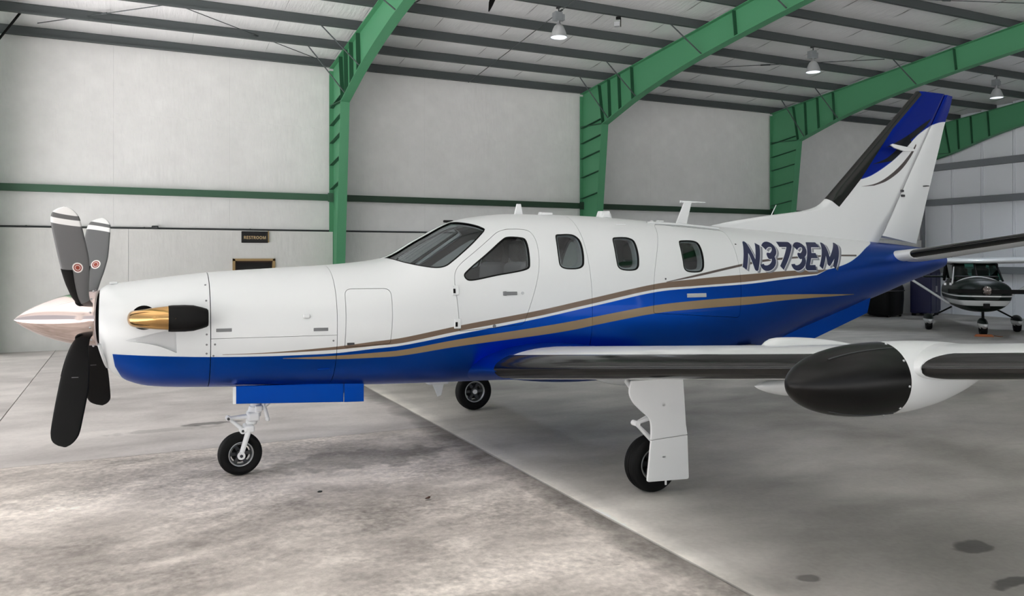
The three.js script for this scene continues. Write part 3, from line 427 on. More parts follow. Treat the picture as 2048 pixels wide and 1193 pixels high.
// white inner rims behind each pane
for (const w of [W1, W2, W3]) for (const s of [1, -1]) { const rim = both(cut(hull(-1.8, 2.2, .014, .014, .06), hull(-1.85, 2.25, .07, .07, .06)), cut(prism(grow(w, .012), s > 0 ? .1 : -1, s > 0 ? 1 : -.1), prism(grow(w, -.016), -1.1, 1.1))); obj('window_reveal', rim.geometry, mat.lightGrey, plane); }
// door fittings
stick('door_handle', [rbox(.13, .03, .012, .005, -.01), rbox(.035, .038, .014, .006, -.065)].reduce((a, b) => mergeGeometries([a, b])), mat.grey, -.675, 1.52, door, .004); stick('lock', new THREE.CylinderGeometry(.014, .014, .008, 16).rotateX(Math.PI / 2), mat.steel, -.565, 1.52, door);
for (const [a, y] of [[-1.2, 1.555], [-1.19, 1.268]]) { const h = stick('hinge', rbox(.06, .085, .02, .006), mat.white, a, y, fus, .004); stick('hinge_slot', rbox(.02, .04, .01, .003), mat.black, a - .012, y - .005, fus, .014); }
stick('baggage_latch', rbox(.06, .02, .008, .003), mat.darkSteel, -2.1, 1.128, bag);
stick('entry_handle', rbox(.24, .04, .014, .004), mat.lightGrey, 1.36, 1.462, entry); stick('rivet_plug', new THREE.CylinderGeometry(.009, .009, .005, 10).rotateX(Math.PI / 2), mat.darkSteel, 1.0, 1.63, entry); stick('static_port', new THREE.CylinderGeometry(.016, .016, .006, 12).rotateX(Math.PI / 2), mat.grey, -.845, 1.235, fus, .0);
stick('vent_plate', rbox(.1, .03, .006, .002), mat.blue, -2.3, .91, panelLow, .001); stick('step_plate', rbox(.09, .03, .006, .002), mat.lightGrey, -.9, .86, fus, .001);
obj('door_hinge', tube([V(1.07, 2.2, .22), V(1.5, 2.187, .225), V(1.99, 2.153, .225)].map((p) => V(p.x, p.y, p.z)), .012, 20, 8), mat.white, plane); obj('gutter', rbox(.12, .012, .02, .004, .62, 2.165, .42), mat.white, plane);
// cabin inside
const seat = (x, z, m, turn = 0) => { const g = new THREE.Group(); g.name = 'cabin_seat'; g.position.set(x, .88, z); g.rotation.y = turn; plane.add(g);
  obj('seat_cushion', rbox(.46, .16, .46, .05, 0, .3, 0), m, g); obj('seat_back', rbox(.14, .62, .46, .06, .24, .62, 0).rotateZ(-.05), m, g); obj('headrest', rbox(.12, .2, .28, .05, .29, 1.02, 0), mat.seatBlack, g); obj('seat_base', box(.36, .24, .36, 0, .12, 0), mat.darkSteel, g); return g; };
for (const s of [1, -1]) { seat(-.72, s * .3, mat.seatGrey); seat(.95, s * .3, mat.seatGrey); seat(1.75, s * .3, mat.seatGrey); }
obj('cabin_floor', box(3.8, .03, 1.05, .35, .9, 0), mat.lining, plane);
obj('glareshield', [rbox(.3, .08, .74, .035, -1.36, 1.7, 0), rbox(.08, .42, .86, .02, -1.25, 1.48, 0)], mat.blackMatt, plane, 'black instrument panel and glareshield');
obj('control_yoke', [tube(arc(0, 0, .13, .1, -20, 200).map(([z, y]) => V(-.98, 1.5 + y, .3 + z)), .014), rod(V(-.98, 1.5, .3), V(-1.25, 1.5, .3), .014)], mat.black, plane);
obj('aft_bulkhead', new THREE.CircleGeometry(.5, 32).scale(1, 1.15, 1).rotateY(-Math.PI / 2).translate(2.2, 1.52, 0), mat.lining, plane);

// roof antennas and probes
const blade = (pts, th, x, y, z) => plate(pts, th, th * .3).translate(x, y, z);
obj('blade_antenna', blade([[-.05, -.02], [-.02, .1], [.025, .1], [.05, -.02]], .02, -.295, 2.268, 0), mat.white, plane);
obj('roof_puck', blade([[-.08, -.02], [-.06, .025], [.07, .022], [.08, -.02]], .1, 0, 2.268, 0), mat.white, plane);
obj('roof_puck', blade([[-.085, -.02], [-.055, .072], [.05, .075], [.085, -.02]], .12, .683, 2.248, 0), mat.white, plane, 'box-shaped antenna housing');
obj('roof_puck', blade([[-.045, -.02], [-.03, .012], [.045, .01], [.05, -.02]], .06, 1.38, 2.228, 0), mat.white, plane);
obj('roof_puck', new THREE.SphereGeometry(.03, 16, 12).scale(1, .8, 1).translate(1.14, 2.2, .2), mat.white, plane);
obj('tall_antenna', [blade([[-.07, -.03], [.055, .235], [.15, .232], [.075, -.03]], .022, 1.65, 2.212, 0), blade([[0, .225], [.0, .25], [.34, .242], [.34, .232]], .014, 1.65, 2.212, 0)], mat.white, plane, 'swept antenna mast with a thin bar on top');
obj('whip_antenna', rod(V(2.92, 2.3, 0), V(3.01, 2.45, 0), .007, .004), mat.white, plane);
obj('air_probe', rbox(.1, .025, .03, .01, -1.0, 2.185, -.08), mat.black, plane);
obj('belly_antenna', [rbox(.2, .05, .12, .015, -1.16, .685, .05), blade([[-.06, .0], [.06, 0], [.03, -.12], [-.005, -.13]], .02, -1.15, .67, .05)], mat.white, plane);

// spinner and propeller: the engine sits turned a few degrees to the right
const prop = new THREE.Group(); prop.name = 'propeller'; prop.position.set(-4.05, 1.36, 0); prop.rotation.y = -.095; plane.add(prop);
const spinR = (t) => .222 * Math.pow(1 - Math.pow(1 - t, 1.75), .82);
obj('spinner', alongX(lathe([[.0001, .5], ...Array.from({ length: 26 }, (_, i) => [spinR((i + 1) / 26), .5 - .59 * (i + 1) / 26]), [.2, -.092], [.0001, -.092]], 64)).rotateX(.3).rotateY(Math.PI), mat.chrome, prop, 'polished metal spinner');
obj('spinner_backplate', alongX(lathe([[.0001, .006], [.2, .006], [.202, 0], [.2, -.006], [.0001, -.006]], 64)).translate(.098, 0, 0), mat.black, prop);
for (let i = 0; i < 12; i++) { const t = (i + .5) / 12 * Math.PI * 2; obj('screw', new THREE.SphereGeometry(.008, 8, 6).translate(.055, .222 * Math.sin(t), .222 * Math.cos(t)), mat.steel, prop); }
const BR = [.1, .19, .263, .34, .411, .5, .561, .685, .836, .95, 1.03, 1.08, 1.115, 1.145, 1.162, 1.172];
const BL = [-.04, -.05, -.075, -.09, -.1, -.107, -.11, -.113, -.115, -.115, -.113, -.106, -.094, -.068, -.04, -.012], BRt = [.04, .045, .045, .052, .06, .073, .079, .087, .083, .078, .074, .068, .055, .036, .018, .0], BT = [.045, .04, .035, .028, .022, .018, .016, .0135, .011, .0095, .008, .007, .006, .005, .004, .002];
function bladeRing(r, off = 0, f0 = 0, f1 = 1) { const l = hermite(BR, BL, r), q = hermite(BR, BRt, r), th = hermite(BR, BT, r) + off, out = [], n = 14; const y = r;
  const shape = (f) => Math.sqrt(Math.max(0, 1 - (2 * f - 1) ** 2)) * (1 - .25 * f);
  for (let i = 0; i <= n; i++) { const f = f0 + (f1 - f0) * i / n; out.push(V(l + (q - l) * f - (f < .05 ? off : 0), y, th * shape(f))); }
  for (let i = n - 1; i > 0; i--) { const f = f0 + (f1 - f0) * i / n; out.push(V(l + (q - l) * f, y, (f1 < 1 ? th - .004 : -th * .7) * shape(f))); } return out; }
const bladeTex = canvasTex(512, 1024, (c) => { // left half: face with tip bands and emblem; right half: black back
  const Y = (r) => (1 - (r - .1) / 1.08) * 1024, X = (f) => f * 256; c.fillStyle = '#6c6d6e'; c.fillRect(0, 0, 256, 1024); c.fillStyle = '#060607'; c.fillRect(256, 0, 256, 1024);
  const band = (r0, r1, col) => { c.fillStyle = col; c.beginPath(); c.moveTo(0, Y(r0 + .04)); c.lineTo(256, Y(r0)); c.lineTo(256, Y(r1)); c.lineTo(0, Y(r1 + .04)); c.fill(); };
  band(1.083, 1.3, '#eceded'); band(.985, 1.04, '#eceded');
  const ex = X(.6), ey = Y(.582); for (const [k, col] of [[1, '#e8e4e2'], [.74, '#8c3a2e'], [.55, '#d9c9c4'], [.4, '#9a4a3c']]) { c.fillStyle = col; c.beginPath(); c.ellipse(ex, ey, 47 * k, 50 * k, 0, 0, 7); c.fill(); }
  c.fillStyle = '#a9a9aa'; c.fillRect(256 + 100, Y(.585), 60, 4); });
const bladeMat = MP({ map: bladeTex, roughness: 0.55, specularIntensity: 0.3 });
const bladeGeo = (() => { const rs = []; for (let i = 0; i <= 60; i++) rs.push(bladeRing(.1 + 1.072 * (i / 60) ** .85)); const g = loft(rs), P = g.attributes.position, N = g.attributes.normal, u = g.attributes.uv;
  for (let i = 0; i < P.count; i++) { const r = P.getY(i), l = hermite(BR, BL, r), q = hermite(BR, BRt, r); let f = Math.max(.02, Math.min(.98, (P.getX(i) - l) / (q - l))); const t = Math.floor(i / 3) * 3, zc = P.getZ(t) + P.getZ(t + 1) + P.getZ(t + 2); u.setXY(i, zc > -1e-4 ? f / 2 : .5 + f / 2, (r - .1) / 1.08); } return g; })();
const bootGeo = (() => { const rs = []; for (let i = 0; i <= 16; i++) rs.push(bladeRing(.2 + .36 * i / 16, .0025, 0, .42)); return loft(rs); })();
for (const [s, k] of [[1, 1], [-1, 1], [1, -1], [-1, -1]]) { // each blade: radius along y turned to 45 degrees; grey face trails the turn
  const ang = Math.atan2(k, s), e = new THREE.Group(); // angle from +y towards +z
  for (const [n, g, m] of [['propeller_blade', bladeGeo, bladeMat], ['de_ice_boot', bootGeo, mat.rubber]]) { const b = obj(n, g, m, prop); b.rotation.x = ang; b.position.x = -.0; }
  const c = obj('blade_cuff', lathe([[.0001, .1], [.062, .1], [.066, .17], [.06, .205], [.05, .21], [.0001, .21]], 24), mat.black, prop); c.rotation.x = ang;
}
// exhaust stacks
for (const s of [1, -1]) {
  const z = (v) => v * s, rings = [], path = new THREE.CatmullRomCurve3([V(-3.7, 1.372, .28), V(-3.71, 1.374, .42), V(-3.63, 1.378, .51), V(-3.5, 1.381, .548), V(-3.42, 1.379, .556)]);
  const R = (t) => [.085, .083, .079, .084, .092, .096][Math.min(5, Math.floor(t * 5))];
  for (let i = 0; i <= 24; i++) { const t = i / 24, p = path.getPoint(t), d = path.getTangent(t), u = V(0, 1, 0), v = d.clone().cross(u).normalize(), r = hermite([0, .25, .45, .7, 1], [.06, .062, .07, .086, .096], t), q = []; for (let j = 0; j < 36; j++) { const a = j / 36 * 2 * Math.PI; q.push(p.clone().addScaledVector(v, r * .72 * Math.cos(a)).addScaledVector(u, r * Math.sin(a))); } rings.push(q); }
  const g = loft(rings), st = obj('exhaust_stack', s > 0 ? g : mirrorZ(g), mat.bronze, plane, 'shiny bronze-tinted exhaust stub');
  const cr = [], ck = [[-3.475, .0985], [-3.45, .101], [-3.36, .102], [-3.3, .098], [-3.24, .082], [-3.205, .07], [-3.195, .06]]; for (const [x, r] of ck) { const q = []; for (let j = 0; j < 36; j++) { const a = j / 36 * 2 * Math.PI, cc = Math.cos(a), ss = Math.sin(a); q.push(V(x, 1.376 + r * Math.sign(ss) * Math.abs(ss) ** .85, .552 + (x + 3.4) * .08 + r * .74 * Math.sign(cc) * Math.abs(cc) ** .85)); } cr.push(q); }
  const cg = loft(cr); obj('exhaust_cover', s > 0 ? cg : mirrorZ(cg), mat.black, st, 'black cover over the exhaust end');
}
// chin inlet lip
obj('inlet_lip', tube(ring(-3.9).filter((p) => p.y < 1.18).map((p) => V(-3.9 - .05 * Math.max(0, (p.y - .965)) / .2, p.y + .008, p.z * .97)), .014, 40, 10), mat.white, plane, 'pale rim of the chin air inlet');
obj('inlet_duct', both(brush(hull(-3.965, -3.9, .03, .03, .03).geometry), big(-4, -3.8, .9, 1.14)).geometry, mat.black, plane);

// ---------- wings ----------
const naca = (f, t, m = .02, p = .4) => { const yt = 5 * t * (.2969 * Math.sqrt(f) - .126 * f - .3516 * f * f + .2843 * f ** 3 - .1036 * f ** 4), yc = f < p ? m / p ** 2 * (2 * p * f - f * f) : m / (1 - p) ** 2 * (1 - 2 * p + 2 * p * f - f * f); return [yc + yt, yc - yt]; };
const cosSp = (n, f0, f1) => Array.from({ length: n + 1 }, (_, i) => f0 + (f1 - f0) * (1 - Math.cos(i / n * Math.PI / 2)));
// one closed section: upper side from the trailing to the leading edge, then the lower side back
function section(le, y, z, chord, t, n = 22, m = .02, fmax = 1, off = 0, low = 1) { const fs = cosSp(n, 0, fmax), up = [], lo = []; for (const f of fs) { const [u] = naca(f, t, m), g = f * low, [, l] = naca(g, t, m); up.push(V(le - (f < .02 ? off : off * .0) + f * chord, y + u * chord + off, z)); if (f > 0) lo.push(V(le + g * chord, y + l * chord - off, z)); } return [...up.reverse(), ...lo]; }
const wing = { le: (z) => -.945 + .218 * (z - .7), y: (z) => .862 + .114 * (z - .7), c: (z) => 1.75 - .143 * (z - .7), t: (z) => .16 - .005 * (z - .7) };
const wingSec = (z, off = 0, fmax = 1, n = 22, low = 1) => section(wing.le(z), wing.y(z), z, wing.c(z), wing.t(z), n, .02, fmax, off, low);
function bootRings(z0, z1, round = false, fm = .085, off = .004, n = 28) { // the lower edge stops nearer the nose than the upper one
 const rs = []; for (let i = 0; i <= n; i++) { const t = round ? (i / n) ** 1.7 : i / n, z = z0 + (z1 - z0) * t, g = round ? Math.max(.06, Math.sqrt(Math.min(1, (z - z0) / .075))) : 1, o = wingSec(z, off, fm * g, 14, .055 / .085), inn = wingSec(z, -.002, fm * .98 * g, 14, .055 / .085); rs.push([...o, ...inn.reverse()]); } return loft(rs); }
function makeWing(side) {
  const w = new THREE.Group(); w.name = 'wing'; plane.add(w); const mz = (g) => side > 0 ? g : mirrorZ(g);
  const rs = []; for (const z of [.4, .7, 1, 1.5, 2, 2.6, 3.2, 3.8, 4.4, 5, 5.6, 6.0, 6.2, 6.3, 6.34]) { const k = z > 6 ? 1 - .5 * ((z - 6) / .34) ** 2 : 1; rs.push(section(wing.le(z) + (1 - k) * wing.c(z) * .35, wing.y(z), z, wing.c(z) * k, wing.t(z) * (z > 6.3 ? .6 : 1), 26)); }
  obj('wing_panel', mz(loft(rs)), mat.white, w);
  // blue root fairing that sweeps forward into the fuselage
  const fr = []; for (let i = 0; i <= 20; i++) { const t = i / 20, z = .3 + .56 * t, k = (1 - t) ** 1.3, ex = .001 + .05 * k; fr.push(section(wing.le(z) - ex, wing.y(z) + .02 * k, z, wing.c(z) + ex + .06 * k + .01, wing.t(z) * 1.005 + .045 * k, 30, .02 + .02 * k)); }
  obj('root_fairing', mz(loft(fr)), mat.blue, w, 'bright blue wing root fairing');
  if (side > 0) { obj('de_ice_boot', bootRings(.83, 4.1), mat.boot, w, 'black rubber boot on the inner leading edge'); obj('de_ice_boot', bootRings(4.36, 6.0, true), mat.boot, w, 'black rubber boot on the outer leading edge'); }
  else obj('de_ice_boot', mirrorZ(bootRings(.83, 6.0)), mat.boot, w);
  // fairings above and below
  const canoe = (x0, x1, y, z, wd, up, dn, sk = .35) => { const q = []; for (let i = 0; i <= 24; i++) { const t = i / 24, k = Math.max(.02, t < sk ? Math.sin(t / sk * Math.PI / 2) ** .7 : Math.cos((t - sk) / (1 - sk) * Math.PI / 2) ** .8); q.push(Array.from({ length: 20 }, (_, j) => { const a = j / 20 * 2 * Math.PI; return V(x0 + (x1 - x0) * t, y + (Math.sin(a) > 0 ? up : dn) * k * Math.sin(a), z + wd * k * Math.cos(a)); })); } return loft(q); };
  obj('flap_fairing', mz(canoe(.05, 1.0, wing.y(3) + .075, 2.98, .07, .1, .03, .16)), mat.white, w);
  obj('flap_fairing', mz(canoe(-.28, .75, wing.y(1.5) - .11, 1.42, .08, .04, .085, .4)), mat.white, w);
  obj('flap_fairing', mz(canoe(-.22, .6, wing.y(3.2) - .105, 3.25, .085, .04, .085, .45)), mat.white, w);
  return w;
}
const wl = makeWing(1), wr = makeWing(-1);
{ // radar pod on the left wing
  const PZ = 4.15, PY = 1.213, S = -.19, r = .187, LR = .62, prof = (t) => r * Math.max(0, 1 - (1 - t) ** 2.5) ** .52; // t runs from the tip to the seam
  const nose = obj('radome', alongX(lathe(Array.from({ length: 33 }, (_, i) => { const t = (i / 32) ** 1.6; return [prof(t), LR * (1 - t)]; }), 64)).rotateY(Math.PI).translate(S, PY, PZ), mat.radome, wl, 'black radar nose of the wing pod');
  const rr = []; for (let i = 0; i <= 24; i++) { const t = i / 24, k = Math.max(.03, 1 - .96 * t ** 2.2), dy = .07 * t * t; rr.push(Array.from({ length: 40 }, (_, j) => { const a = j / 40 * 2 * Math.PI; return V(S + .98 * t, PY + dy + r * k * Math.sin(a), PZ + r * (1 - .55 * t ** 2) * (k ** .6) * Math.cos(a)); })); }
  obj('pod_fairing', loft(rr), mat.white, wl, 'white fairing of the radar pod');
  const sh = []; for (let i = 0; i <= 14; i++) { const t = i / 14, z = 4.2 + .155 * t, k = (1 - t) ** 1.6; sh.push(section(wing.le(z) - .006, wing.y(z), z, wing.c(z) * .9, wing.t(z) * (1.03 + .2 * k), 20)); } // fillet between pod and outer leading edge
  obj('pod_fairing', loft(sh), mat.white, wl);
  for (const a of [62, 0, -62].map((d) => d * Math.PI / 180)) { const pts = []; for (let i = 0; i <= 12; i++) { const t = .3 + .68 * i / 12, q = prof(t) + .001; pts.push(V(S - LR * (1 - t), PY + q * Math.sin(a), PZ + q * Math.cos(a))); } if (a) obj('lightning_strip', tube(pts, .0035, 20, 6), mat.darkSteel, nose); }
  for (const a of [75, 35, -5, -45, -80, 120]) { const t = a * Math.PI / 180; obj('screw', new THREE.SphereGeometry(.007, 8, 6).translate(S - .015, PY + r * Math.sin(t), PZ + r * Math.cos(t)), mat.steel, nose); }
  obj('tape_patch', new THREE.BoxGeometry(.07, .05, .004).translate(.02, wing.y(3.25) - .125, 3.335), M({ color: '#c9b98f', roughness: .8 }), wl, 'small square of yellowed tape');
}
obj('belly_fairing', (() => { const q = []; for (let i = 0; i <= 20; i++) { const t = i / 20, k = Math.max(.03, Math.sin(Math.PI * Math.min(1, t * 1.0)) ** .6); q.push(Array.from({ length: 24 }, (_, j) => { const a = j / 24 * 2 * Math.PI; return V(-.62 + 1.9 * t, .715 + .115 * k * Math.sin(a), .5 * k * Math.cos(a)); })); } return loft(q); })(), mat.blue, plane, 'blue bulge under the wing centre');

// ---------- tail ----------
const FT = [2.0, 6.1, 1.95, 4.05];
const finTex = canvasTex(1024, 525, (c) => { const X = (a) => (a - FT[0]) / (FT[1] - FT[0]) * 1024, Y = (y) => (FT[3] - y) / (FT[3] - FT[2]) * 525, fill = (pts, col) => { c.fillStyle = col; c.beginPath(); pts.forEach((p, i) => i ? c.lineTo(X(p[0]), Y(p[1])) : c.moveTo(X(p[0]), Y(p[1]))); c.fill(); };
  c.fillStyle = WHITE; c.fillRect(0, 0, 1024, 525);
  const edge = smooth([[4.2, 2.775], [4.296, 2.796], [4.483, 2.853], [4.833, 3.038], [5.056, 3.195], [5.33, 3.415], [5.563, 3.541], [5.753, 3.6], [6.1, 3.65]]);
  fill([...edge, [6.1, 4.2], [3.6, 4.2], [3.6, 2.6]], '#0529a0');
  fill([...smooth([[4.76, 3.22], [4.95, 3.3], [5.147, 3.395], [5.376, 3.53], [5.56, 3.63]]), ...smooth([[5.56, 3.61], [5.423, 3.49], [5.192, 3.34], [4.966, 3.235]])], '#2b2d33');
  fill([...smooth([[4.5, 2.99], [4.75, 3.08], [4.98, 3.24], [5.15, 3.4]]), ...smooth([[5.2, 3.31], [5.056, 3.195], [4.85, 3.05]])], '#23262c');
  fill([...smooth([[4.30, 2.708], [4.527, 2.749], [4.7, 2.815], [4.966, 2.981], [5.192, 3.183], [5.28, 3.29]]), ...smooth([[5.285, 3.27], [5.22, 3.166], [5.011, 2.952], [4.744, 2.795], [4.527, 2.729]])], '#3c3534');
});
const finFlakes = canvasTex(512, 263, (c) => { const X = (a) => (a - FT[0]) / (FT[1] - FT[0]) * 512, Y = (y) => (FT[3] - y) / (FT[3] - FT[2]) * 263; c.fillStyle = '#000'; c.fillRect(0, 0, 512, 263); c.fillStyle = '#fff'; c.beginPath(); [[4.2, 2.775], [4.483, 2.853], [4.833, 3.038], [5.056, 3.195], [5.33, 3.415], [5.563, 3.541], [5.753, 3.6], [6.1, 3.65], [6.1, 4.2], [3.6, 4.2], [3.6, 2.6]].forEach((p, i) => i ? c.lineTo(X(p[0]), Y(p[1])) : c.moveTo(X(p[0]), Y(p[1]))); c.fill(); }); finFlakes.colorSpace = THREE.NoColorSpace;
const finPaint = paintOf(finTex, finFlakes), finUV = (g) => sideUV(g, ...FT);
const finLE = (y) => y > 2.546 ? 3.775 + (y - 2.546) * 1.1065 : hermite([1.9, 2.14, 2.2, 2.321, 2.4, 2.459, 2.546], [1.75, 1.9, 2.09, 2.844, 3.456, 3.654, 3.775], y), hinge = (y) => 4.639 + (y - 2.096) * .640, rudTE = (y) => hermite([2.0, 2.018, 3.195, 3.62, 3.8, 3.958, 4.1], [5.29, 5.3, 5.753, 5.897, 5.984, 6.033, 6.06], y);
const finT = (y) => .075 - .018 * (y - 2.1);
function finSec(y, off = 0) { const le = finLE(y) - off, te = hinge(y) - .008, c = te - le, T = finT(y) + off, up = [], lo = []; for (let i = 0; i <= 28; i++) { const f = (i / 28) ** 1.6, th = y > 2.55 ? T * Math.min(1, Math.sqrt(f * 4) * (1.25 - .25 * Math.min(1, f * 4))) : T * (.12 + .88 * Math.min(1, Math.max(0, (le + f * c - 2.2) / 2)) ** .8) * Math.min(1, Math.sqrt(f * 12)); up.push(V(le + f * c, y, th)); if (i) lo.push(V(le + f * c, y, -th)); } return [...up.reverse(), ...lo]; }
const finYs = [1.96, 2.05, 2.14, 2.2, 2.25, 2.3, 2.33, 2.36, 2.39, 2.42, 2.45, 2.48, 2.51, 2.546, 2.6, 2.7, 2.85, 3, 3.2, 3.4, 3.6, 3.8, 3.92, 3.955, 3.975];
obj('vertical_fin', finUV(loft(finYs.map((y) => finSec(y)))), finPaint, plane);
{ const shell = brush(loft(finYs.filter((y) => y > 2.4).map((y) => finSec(y, .004)))); obj('de_ice_boot', both(shell, prism([[3.7, 2.6], [3.76, 2.556], [3.938, 2.451], [4.296, 2.799], [4.865, 3.448], [5.40, 3.93], [5.30, 4.1]], -.5, .5)).geometry, mat.boot, plane, 'black rubber boot on the fin leading edge'); }
function rudSec(y) { const le = hinge(y) + .012, te = rudTE(y), T = finT(y) * .97; return [V(te, y, .004), V(le + (te - le) * .5, y, T * .6), V(le + .05, y, T), V(le + .01, y, T * .8), V(le, y, 0), V(le + .01, y, -T * .8), V(le + .05, y, -T), V(le + (te - le) * .5, y, -T * .6), V(te, y, -.004)]; }
{ const rs = []; for (let i = 0; i <= 24; i++) { const y = 2.115 + (3.968 - 2.115) * i / 24; rs.push(rudSec(y)); } // the bottom edge slopes down aft
  const g = loft(rs), P = g.attributes.position; for (let i = 0; i < P.count; i++) { const y = P.getY(i), x = P.getX(i); const k = Math.max(0, 1 - (y - 2.115) / .5); P.setY(i, y - k * .09 * Math.max(0, (x - 4.64) / .66)); } g.computeVertexNormals();
  obj('rudder', finUV(toCreasedNormals(g, .6)), finPaint, plane); }
obj('hinge_bracket', [[4.98, 2.68], [5.0, 2.62]].map(([x, y]) => rbox(.05, .03, .16, .008, x + .03, y, 0)), mat.darkSteel, plane);
obj('trim_tab_rod', rbox(.05, .012, .1, .004, 5.47, 2.76, .03), mat.darkSteel, plane);
obj('fin_antenna', [...[1, -1].map((s) => { const g = plate([[-.24, .02], [-.2, .035], [.16, .0], [.22, -.03], [.0, -.045], [-.17, -.015]], .02, .005); return g.translate(4.94, 3.21, .15 * s); }), rod(V(5.0, 3.2, -.14), V(5.0, 3.2, .14), .012)], mat.white, plane, 'small white swept antenna on the fin');
// ventral strakes
for (const s of [1, -1]) { const g = plate([[2.3, .9], [2.72, .69], [4.246, 1.175], [4.30, 1.36], [4.2, 1.4], [3.0, 1.1]], .014, .004); g.rotateX(0); const q = g.translate(0, 0, .2 * s); obj('ventral_strake', q, mat.blue, plane); }
// tailplane
const stab = { le: (z) => 4.68 + .24 * (z - .4), y: (z) => 1.885 + .15 * (z - .42), c: (z) => 1.05 - .13 * (z - .4) };
for (const s of [1, -1]) {
  const w = new THREE.Group(); w.name = 'tailplane'; plane.add(w); const mz = (g) => s > 0 ? g : mirrorZ(g);
  const sec2 = (z, off = 0, fm = 1) => section(stab.le(z), stab.y(z), z, stab.c(z), .135, 16, 0, fm, off);
  obj('stabilizer', mz(loft([.1, .4, .8, 1.3, 1.8, 2.3, 2.45, 2.5].map((z) => sec2(z)))), mat.white, w);
  const bs = []; for (let i = 0; i <= 8; i++) { const z = .43 + 2 * i / 8; bs.push([...sec2(z, .004, .06), ...sec2(z, -.002, .058).reverse()]); } obj('de_ice_boot', mz(loft(bs)), mat.boot, w);
  const rf = []; for (let i = 0; i <= 8; i++) { const t = i / 8, z = .2 + .24 * t; rf.push(section(stab.le(z) - .05 + .03 * t, stab.y(z), z, stab.c(z) * .5, .27 - .03 * t, 16, 0)); } obj('root_fairing', mz(loft(rf)), mat.white, w);
}
obj('tail_light', new THREE.SphereGeometry(.03, 12, 10).scale(1.4, 1, 1).translate(5.86, 1.79, 0), mat.white, plane);

// ---------- landing gear ----------
function wheel(parent, x, y, z, R, w, turn, outward = 1) {
  const g = new THREE.Group(); g.name = 'wheel'; g.position.set(x, y, z); g.rotation.y = turn; parent.add(g);
  const h = w / 2, prof = [[R * .56, -h * .62], [R * .6, -h * .82], [R * .75, -h], [R * .87, -h * .97], [R * .95, -h * .78], [R * .975, -h * .62], [R * .955, -h * .56], [R * .985, -h * .5], [R * .99, -h * .24], [R * .965, -h * .2], [R * .965, -h * .14], [R, -h * .1], [R, h * .1], [R * .965, h * .14], [R * .965, h * .2], [R * .99, h * .24], [R * .985, h * .5], [R * .955, h * .56], [R * .975, h * .62], [R * .95, h * .78], [R * .87, h * .97], [R * .75, h], [R * .6, h * .82], [R * .56, h * .62]];
  obj('tire', lathe(prof, 64).rotateX(Math.PI / 2), mat.rubber, g);
  const ro = R * .57; obj('rim', lathe([[ro, -h * .66], [ro * 1.02, -h * .72], [ro * .93, -h * .74], [ro * .84, -h * .5], [ro * .8, 0], [ro * .84, h * .5], [ro * .93, h * .74], [ro * 1.02, h * .72], [ro, h * .66]], 48).rotateX(Math.PI / 2), mat.steel, g);
  const sp = []; for (let i = 0; i < 6; i++) { const a = i / 6 * 2 * Math.PI; sp.push(rbox(ro * .8, ro * .3, h * .5, .006).translate(ro * .5, 0, 0).rotateZ(a)); } sp.push(new THREE.CylinderGeometry(ro * .38, ro * .38, h * 1.2, 28).rotateX(Math.PI / 2)); obj('hub', sp, mat.darkSteel, g);
  obj('brake_disc', new THREE.CylinderGeometry(ro * .7, ro * .7, h * .3, 32).rotateX(Math.PI / 2).translate(0, 0, -h * .1), mat.black, g);
  return g;
}
